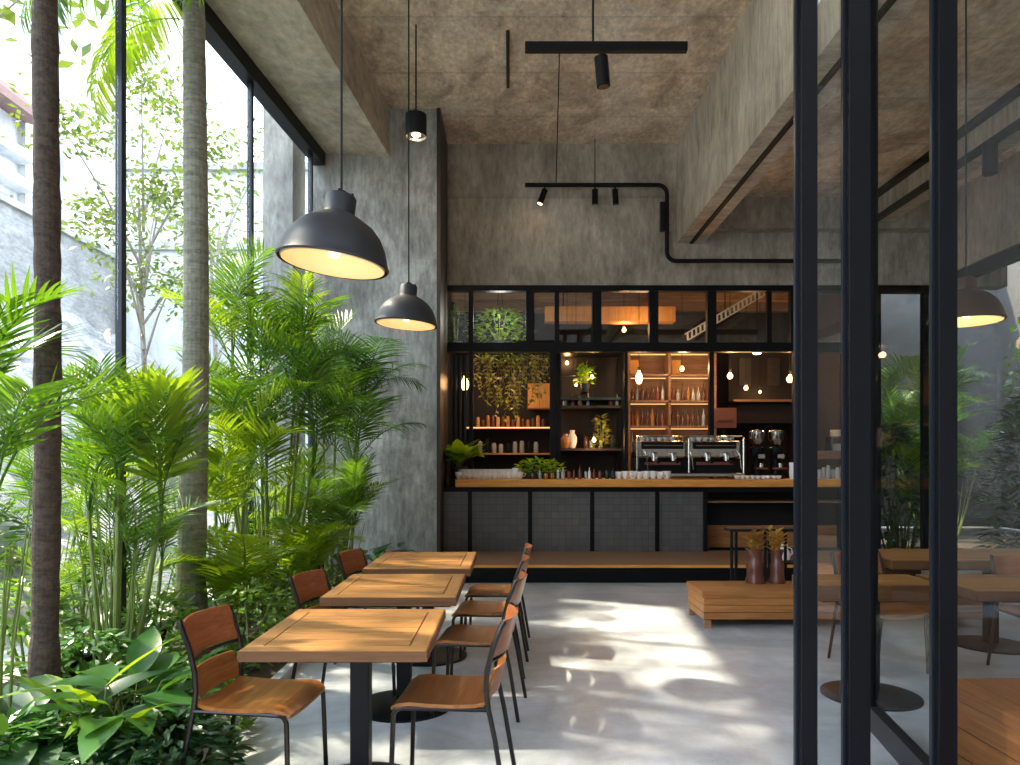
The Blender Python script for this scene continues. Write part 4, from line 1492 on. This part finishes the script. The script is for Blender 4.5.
palm_clump(PX(226, 6.5), 6.5, [(-.1, .0, 1.15), (.15, .1, 1.45), (.05, -.15, .9)], 'yellow green palm right behind the ringed trunk', ['widebright', 'bright'], seed=14, fronds=6, sc=.75)
palm_clump(PX(-12, 3.45), 3.5, [(-.12, .05, 1.75), (.03, -.05, 1.35)], 'broad fronded palm entering from the left picture edge', ['wide'], seed=15, fronds=5, sc=.72, el=(-.2, .3))
palm_clump(PX(25, 6.4), 6.6, [(-.1, .1, 1.0), (.35, .1, 1.3), (.0, .1, .7)], 'darker areca palm behind the slim brown trunk', ['areca', 'dark'], seed=16, fronds=4, sc=.8)
palm_clump(PX(140, 7.9), 7.4, [(-.25, .1, 1.0), (.25, .1, 1.25), (.5, -.1, .9)], 'low areca palm by the glass beyond the ringed trunk', ['areca', 'bright'], seed=17, fronds=4, sc=.75)
palm_clump(PX(236, 6.1), 6.0, [(0, 0, .28), (.08, .05, .4)], 'low bright yellow green feathery palm right of the ringed trunk', ['fan'], seed=18, fronds=9, sc=.95)
palm_clump(PX(302, 7.1), 7.0, [(0, 0, .30), (.08, .05, .42)], 'low bright green feathery palm behind the second chair', ['fan'], seed=19, fronds=9, sc=.95)
palm_clump(PX(352, 8.6), 8.2, [(0, 0, .55), (.1, .05, .8)], 'drooping green palm behind the farthest left table', ['areca'], seed=20, fronds=7, sc=.7)


def bush(x, y, z, rx, ry, rz, n_, L, W, mat, label, name='leafy_shrub', seed=1, group=None, stems=6, cat='shrub'):
    r = random.Random(seed)
    o = empty(name, (x, y, z))
    tag(o, label, cat, group)
    mb = MB()
    for i in range(n_):
        a = r.uniform(0, 2 * PI)
        h = r.uniform(0, 1)
        rr = math.sqrt(max(0.0, 1 - (h - .35) ** 2 / .45)) * r.uniform(.45, 1.0)
        p = Vector((math.cos(a) * rx * rr, math.sin(a) * ry * rr, rz * h))
        d_ = Vector((math.cos(a) + r.uniform(-.5, .5), math.sin(a) + r.uniform(-.5, .5), r.uniform(-.3, .8)))
        mb.leaf(p, d_, (r.uniform(-.4, .4), r.uniform(-.4, .4), 1), L * r.uniform(.6, 1.2), W * r.uniform(.7, 1.2), 3, r.uniform(.1, .7), .2, peak=.42)
    mb.build('foliage', mat, o)
    sm = MB()
    for i in range(stems):
        a = r.uniform(0, 2 * PI)
        sm.tube([(0.02 * math.cos(a), .02 * math.sin(a), -.05), (rx * .4 * math.cos(a), ry * .4 * math.sin(a), rz * .5), (rx * .7 * math.cos(a), ry * .7 * math.sin(a), rz * .85)], [.012, .008, .004], 5)
    sm.build('stems', 'palm_stem', o)
    return o


def broad_plant(x, y, z, n_, L, W, mat, label, seed=1, up=1.0, name='broadleaf_plant', pot=None, cat='plant', stalk=.5, droop=.7):
    r = random.Random(seed)
    o = empty(name, (x, y, z))
    tag(o, label, cat)
    mb, sm = MB(), MB()
    for i in range(n_):
        a = i * 2.399 + r.uniform(-.3, .3)
        el = r.uniform(.5, 1.3) * up
        st_ = stalk * r.uniform(.6, 1.1) * L * 1.6
        d_ = Vector((math.cos(a) * math.cos(el), math.sin(a) * math.cos(el), math.sin(el)))
        e = d_ * st_
        sm.tube([(0, 0, -.02), e * .6 + Vector((0, 0, .02)), e], [.007, .005, .004], 5)
        d2 = Vector((math.cos(a), math.sin(a), r.uniform(.1, .9)))
        mb.leaf(e, d2, (0, 0, 1), L * r.uniform(.75, 1.15), W * r.uniform(.8, 1.15), 7, droop * r.uniform(.5, 1.3), .22, peak=.42)
    mb.build('foliage', mat, o, smooth=True)
    sm.build('stems', 'palm_stem', o)
    if pot:
        pr_, ph, pm = pot
        MB().lathe([(0, -ph), (pr_ * .75, -ph), (pr_, 0), (pr_ * .9, 0), (pr_ * .85, -.02), (0, -.02)], seg=20, cap=False).build('pot', pm, o, smooth=True)
    return o


# low planting front to back
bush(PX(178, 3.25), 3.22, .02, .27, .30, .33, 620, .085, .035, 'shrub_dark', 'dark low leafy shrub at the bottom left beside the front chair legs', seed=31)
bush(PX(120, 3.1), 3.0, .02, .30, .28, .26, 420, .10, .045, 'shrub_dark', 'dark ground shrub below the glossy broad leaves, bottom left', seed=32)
bush(PX(60, 3.3), 3.35, .02, .30, .28, .30, 380, .10, .045, 'broad_green', 'mid green ground shrub left of the dark shrubs, bottom left', seed=33)
bush(PX(10, 3.2), 3.1, .02, .28, .28, .35, 340, .12, .05, 'broad_green', 'green ground shrub in the lower left corner', seed=34)
broad_plant(PX(135, 3.6), 3.55, .08, 22, .42, .17, 'broad_green', 'glossy broadleaf plant with large leaves between brown trunk and front chair', seed=35)
broad_plant(PX(105, 3.5), 3.45, .04, 14, .46, .06, 'palm_bright', 'lime green strap leaved plant among the glossy leaves', seed=36, up=1.15, name='strap_leaf_plant', droop=.5)
broad_plant(PX(28, 3.3), 3.3, .06, 12, .44, .16, 'shrub_dark', 'large dark glossy leaves around the foot of the brown trunk', seed=37)
broad_plant(PX(165, 4.4), 4.3, .04, 14, .30, .09, 'broad_green', 'broadleaf plant right behind the front chair back', seed=38)
bush(PX(250, 5.4), 5.4, .03, .34, .45, .55, 620, .075, .04, 'shrub_green', 'round leaved green shrub between the first and second chairs', seed=39)
bush(PX(212, 4.9), 4.75, .03, .26, .35, .40, 380, .09, .04, 'shrub_green', 'green shrub seen over the front chair back', seed=40)
bush(PX(285, 6.4), 6.5, .03, .32, .4, .55, 480, .08, .04, 'shrub_green', 'green shrub behind the second chair, below the areca clump', seed=41)
bush(PX(195, 6.9), 7.0, .03, .5, .5, .7, 520, .11, .05, 'shrub_green', 'loose shrub at the glass behind the ringed trunk', seed=42)
bush(PX(85, 5.8), 6.0, .03, .45, .4, .6, 480, .12, .05, 'shrub_green', 'sunlit shrub at the glass between the two trunks', seed=43)
bush(PX(18, 4.9), 5.0, .03, .35, .3, .65, 380, .14, .05, 'shrub_green', 'leafy shrub at the glass left of the brown trunk', seed=44)
bush(PX(222, 3.95), 3.95, .03, .16, .3, .16, 260, .05, .03, 'shrub_green', 'low bright ground cover under the front table edge', seed=45, cat='ground cover')
bush(PX(330, 7.6), 7.5, .03, .34, .4, .65, 420, .10, .05, 'shrub_green', 'shrub at the far end of the planting behind the tables', seed=46)
broad_plant(PX(372, 9.2), 9.0, .04, 22, .30, .14, 'shrub_dark', 'dark glossy broadleaf plant at the foot of the concrete column', seed=47, stalk=.8)
broad_plant(PX(396, 9.3), 9.2, .04, 14, .26, .11, 'shrub_dark', 'smaller dark broadleaf plant nearest the table by the column', seed=48, stalk=.9)

bush(PX(150, 5.2), 5.3, .03, .35, .35, .45, 420, .10, .045, 'shrub_green', 'green shrub at the foot of the ringed palm trunk', seed=151)
bush(PX(90, 4.5), 4.45, .03, .32, .3, .42, 400, .10, .045, 'broad_green', 'green shrub right of the brown palm trunk foot', seed=152)
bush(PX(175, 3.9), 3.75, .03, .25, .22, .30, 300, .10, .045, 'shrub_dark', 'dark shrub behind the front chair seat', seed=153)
palm_clump(PX(85, 5.6), 5.5, [(-.15, 0, .35), (.15, .05, .55), (0, .1, .8)], 'short areca palm low between the two trunks', ['areca', 'bright'], seed=154, fronds=5, sc=.55)
palm_clump(PX(150, 5.7), 5.6, [(-.1, 0, .45), (.12, .05, .7)], 'short areca palm left of the ringed trunk', ['areca', 'widebright'], seed=155, fronds=5, sc=.5)
palm_clump(PX(285, 7.9), 7.9, [(-.25, 0, .5), (.1, .05, .8), (.3, .1, .6)], 'short areca palm low beneath the tall clump', ['areca', 'bright'], seed=156, fronds=7, sc=.7)

# plants on the bar
broad_plant(PX(459, 10.75), 10.75, CT + .18, 72, .36, .18, 'lime_leaf', 'bright green broadleaf pot plant at the left end of the bar', seed=51, pot=(.13, .18, 'dark_pot'), name='potted_plant', stalk=.35, droop=.25, up=1.1)
bush(PX(540, 10.65), 10.65, CT + .08, .36, .12, .20, 320, .09, .05, 'lime_leaf', 'low bright herb planter in the middle of the bar', seed=52, name='herb_planter', cat='plant')
o = [x for x in COL.objects if x.get('label') == 'low bright herb planter in the middle of the bar'][0]
MB().box(-.33, .33, -.08, .08, -.08, .02).build('trough', 'dark_pot', o, bevel=.008)
bush(PX(585, 12), 11.95, PZ(384, 12), .12, .12, .32, 110, .11, .06, 'lime_leaf', 'green plant on the bracket in the upper display cabinet', seed=53, name='potted_plant', cat='plant')
o = [x for x in COL.objects if x.get('label', '').startswith('green plant on the bracket')][0]
MB().lathe([(0, -.14), (.06, -.14), (.08, 0), (0, 0)], seg=14, cap=False).build('pot', 'dark_pot', o, smooth=True)
MB().bar((0, 0, -.145), (0, .3, -.145), .12, .01).build('bracket', 'matte_black', o)
bush(PX(600, 12), 11.9, PZ(446, 12), .11, .11, .50, 130, .12, .05, 'vine_leaf', 'upright pale green plant in the lower display cabinet', seed=54, name='potted_plant', cat='plant')


def vine(px0, px1, py0, py1, dd, n_, seed, label, mat='vine_leaf'):
    r = random.Random(seed)
    x0, x1 = PX(px0, dd), PX(px1, dd)
    o = empty('hanging_vine', ((x0 + x1) / 2, dd, PZ(py0, dd)))
    tag(o, label, 'vine')
    L = (py1 - py0) / F * dd
    mb, sm = MB(), MB()
    hw_ = (x1 - x0) / 2
    MB().tube([(-hw_, 0, 0), (hw_, 0, 0)], .015, 6).build('hanging_rail', 'matte_black', o)
    for k in range(n_):
        t = r.uniform(-1, 1)
        ln = L * r.uniform(.35, 1.0) * (1.0 - .45 * abs(t + .1))
        x = t * hw_
        p = Vector((x, r.uniform(-.08, .08), 0))
        pts = [p.copy()]
        while -p.z < ln:
            p = p + Vector((r.uniform(-.03, .03), r.uniform(-.02, .02), -.06))
            pts.append(p.copy())
            if r.random() < .8:
                a = r.uniform(0, 2 * PI)
                mb.leaf(p, (math.cos(a), math.sin(a), -.4), (0, 0, 1), r.uniform(.06, .12), r.uniform(.04, .065), 3, .3)
        sm.tube(pts, .003, 4)
    for k in range(160):
        a = r.uniform(0, 2 * PI)
        mb.leaf((r.uniform(-hw_, hw_), r.uniform(-.1, .1), r.uniform(-.1, .04)), (math.cos(a), math.sin(a), r.uniform(-.5, .5)), (0, 0, 1), r.uniform(.04, .09), .04, 3, .3)
    mb.build('foliage', mat, o)
    sm.build('strands', 'vine_stem', o)
    return o


vine(476, 548, 354, 432, 11.35, 46, 61, 'trailing vine hanging below the transom behind the left part of the bar')

# plants added behind the left upper windows, standing in for green garden reflections
o = bush(PX(500, 12.2), 12.2, PZ(342, 12.2), .55, .3, .55, 420, .10, .06, 'lime_leaf', 'bright green plant behind the second upper bar window, standing in for a garden reflection', seed=62, name='potted_plant', cat='plant')
MB().lathe([(0, -.22), (.16, -.22), (.2, 0), (0, 0)], seg=18, cap=False).build('pot', 'dark_pot', o, smooth=True)
for sx in (-.15, .15):
    MB().tube([(sx, 0, 0), (sx * .4, 0, .5), (0, 0, 4.62 - o.location.z)], .006, 5).build('hanger', 'matte_black', o)
spot_light((PX(500, 11.5), 11.6, PZ(320, 11.6)), 16, (1.0, .98, .9), .15, name='plant_fill_light')  # added fill lamp without a fixture, brightens the plant
bush(PX(455, 11.7), 11.9, PZ(342, 11.9), .12, .2, .6, 120, .10, .04, 'palm_dark', 'darker plant behind the first upper bar window, standing in for a garden reflection', seed=63, name='potted_plant', cat='plant')
o = [x for x in COL.objects if x.get('label', '').startswith('darker plant behind the first')][0]
MB().lathe([(0, -.15), (.09, -.15), (.12, 0), (0, 0)], seg=18, cap=False).build('pot', 'dark_pot', o, smooth=True)

# ------------------------------------------------------------------ outside left
# rocky bank rising from the glazing to a garden wall
bank = MB()
rb = random.Random(91)
NX, NY = 26, 60
for j in range(NY + 1):
    for i in range(NX + 1):
        t = i / NX
        x = -4.2 - 6.9 * t
        y = -4 + 34 * j / NY
        h = 5.3 * t ** 0.9 + (0.12 * math.sin(x * 3.1 + y * 1.7) + .14 * math.sin(y * 2.9 - x) + rb.uniform(-.09, .09)) * min(1, t * 6)
        bank.v.append(Vector((x, y, h - .07)))
for j in range(NY):
    for i in range(NX):
        k = j * (NX + 1) + i
        bank.f.append([k, k + 1, k + NX + 2, k + NX + 1])
struct(bank.build('ground_bank', 'bank_rock'))
gwl = MB().box(-11.3, -11.0, -4, 30, -.1, 7.15).build('garden_wall', 'garden_wall')
tag(gwl, 'long pale grey garden wall on top of the rocky bank outside the glazing', 'wall')
MB().box(-11.4, -10.9, -4, 30, 7.15, 7.30).build('coping', 'concrete_column', gwl)

hs = empty('house', (-19, 27.8, 0))
tag(hs, 'large white house with ledges and a dark tiled roof edge beyond the garden wall', 'building')
MB().box(-6, 0, -18, 0, 0, 15.0).build('wall', 'facade_white', hs)
MB().box(-6, 0.3, 0, 22, 0, 26.0).build('tall_wall', 'facade_white', hs)
for z in (13.0, 11.9):
    MB().box(0, .7, -18, 0, z, z + .35).build('ledge', 'facade_white', hs)
for y in (2.0, 6.1, 9.5, 14):
    MB().box(.3, .55, y, y + .7, 0, 26.0).build('pilaster', 'facade_white', hs)
MB().prism([(-.2, -18, 14.8), (1.4, -18, 14.3), (1.4, -18, 14.6), (-.2, -18, 16)], (0, 18, 0)).build('roof', 'roof_tile', hs)
for y, z in ((-0.6, 10.4), (-3.4, 10.4), (-6.4, 10.4)):
    wf = MB().box(.0, .05, y - 1, y + .2, z, z + 1.2).build('window', 'blue_black_steel', hs)
    for yy in (y - 1.1, y + .2):
        MB().box(0.0, .12, yy, yy + .1, z - .1, z + 1.3).build('frame', 'facade_white', wf)
h2 = empty('garden_building', (-8.2, 20.0, 0))
tag(h2, 'plain pale flat roofed building beyond the far end of the glazing', 'building')
MB().box(-2.6, 5.6, 0, 4, 0, 9.6).build('wall', 'facade_white', h2)
MB().box(-2.7, 5.7, -.15, 4.1, 9.6, 9.8).build('roof', 'concrete_column', h2)
MB().box(-2.6, 5.6, -.12, 0, 7.4, 7.6).build('ledge', 'concrete_column', h2)


def tree(x, y, h, cr_, n_, label, seed, mat='tree_leaf', L=.12, W=.07, trunk=.06, spread=1.0, clusters=12, lo=.45):
    r = random.Random(seed)
    o = empty('garden_tree', (x, y, 0))
    tag(o, label, 'tree', 'trees outside the glazing')
    sm, mb = MB(), MB()
    tp = Vector((r.uniform(-.3, .3), r.uniform(-.3, .3), h * .75))
    sm.tube([(0, 0, -.1), (0.06, .03, h * .25), (-.05, .05, h * .5), tp], [trunk, trunk * .8, trunk * .6, trunk * .3], 8)
    for k in range(clusters):
        a = k * 2.4
        z = h * (lo + (1 - lo) * (k + .5) / clusters)
        rr = cr_ * r.uniform(.35, 1.0) * (1 - .3 * abs((k / clusters) - .4))
        c_ = Vector((math.cos(a) * rr, math.sin(a) * rr, z))
        st_ = Vector((0, 0, z * .72))
        sm.tube([st_, st_.lerp(c_, .5) + Vector((0, 0, .1)), c_], [trunk * .4, trunk * .25, .006], 5)
        for i in range(n_ // clusters):
            g_ = Vector((r.gauss(0, .33), r.gauss(0, .33), r.gauss(0, .22))) * spread
            mb.leaf(c_ + g_, (r.uniform(-1, 1), r.uniform(-1, 1), r.uniform(-.6, .4)), (r.uniform(-.5, .5), r.uniform(-.5, .5), 1), L * r.uniform(.7, 1.3), W, 2, .2)
    sm.build('branches', 'bark_pale', o, smooth=True)
    mb.build('foliage', mat, o)
    return o


tree(-5.6, 11.0, 7.4, 1.35, 3000, 'small light leaved tree outside between the brown and ringed trunks', 71, spread=.85, L=.11, W=.065, lo=.55)
tree(-6.3, 7.0, 9.6, 1.9, 1000, 'taller tree outside whose crown shades the glazing', 72, lo=.62, L=.2, W=.12, spread=1.5, trunk=.10, clusters=10)
tree(-6.2, 15.2, 8.3, 1.6, 560, 'loose leaved tree outside near the far end of the glazing', 73, lo=.6, L=.18, W=.1, spread=1.4, trunk=.08, clusters=9)
bush(-5.6, 11.5, 1.4, .6, .9, 1.0, 500, .16, .08, 'tree_leaf', 'yellow green bush outside on the rocky bank, far', seed=74)
bush(-5.0, 6.6, .5, .5, .7, .8, 400, .16, .08, 'shrub_green', 'green bush outside on the rocky bank, near', seed=75)

# ------------------------------------------------------------------ outside right
struct(MB().box(11.5, 11.8, -6, 20, 0, 6.5).build('wall_outside_right', 'street_dark'))
struct(MB().box(6.85, 9.6, -1.5, 16.0, 5.3, 5.5).build('garden_shade_slab', 'concrete_wall'))  # roof slab added only to darken the garden on the right
struct(MB().box(3, 11.6, 17, 17.3, 0, 6.5).build('wall_outside_back', 'street_dark'))
struct(MB().box(-6, 14, -9.3, -9, 0, 11).build('wall_across_street', 'street_dark'))
struct(MB().box(-1.6, 26, -12, -1.5, -0.3, -0.02).build('ground', 'street_dark'))
palm_clump(8.7, 14.4, [(-.5, 0, 1.6), (0, .2, 2.2), (.5, -.2, 1.5), (-.2, -.4, 1.1), (.3, .5, 2.7), (-1.0, .2, 2.0)], 'large palm clump outside the garden window beside the bar', ['areca', 'dark'], seed=81, fronds=6, sc=1.1, z=-.06)
palm_clump(6.95, 12.8, [(-.4, 0, 1.4), (0, .2, 2.0), (.4, -.2, 1.0), (-.2, .3, 2.7), (.3, .3, 1.6), (0, -.3, .7), (.5, 0, 2.4)], 'palm clump just behind the garden window beside the bar', ['areca', 'bright'], seed=82, fronds=6, sc=1.0, z=-.06)
palm_clump(8.3, 9.5, [(-.4, 0, 1.2), (0, .2, 1.9), (.4, -.2, 1.5)], 'palm clump outside the right side glazing', ['areca', 'dark'], seed=83, fronds=6, sc=1.1, z=-.06)
bush(6.6, 12.6, -.06, .8, .5, 2.2, 1100, .18, .08, 'shrub_dark', 'dark shrub low behind the garden window', seed=84)
bush(7.7, 10.4, -.06, .7, 1.0, 2.6, 1500, .20, .09, 'shrub_dark', 'large dark rounded shrub outside the right side glazing', seed=85)
bush(7.7, 7.9, -.06, .7, 1.1, 2.0, 1200, .20, .09, 'shrub_dark', 'dark shrub outside the right glazing, nearer the camera', seed=86)
tree(10.4, 13.5, 4.4, .5, 1200, 'small tree outside beyond the garden window', 87, mat='shrub_green', L=.18, W=.1)
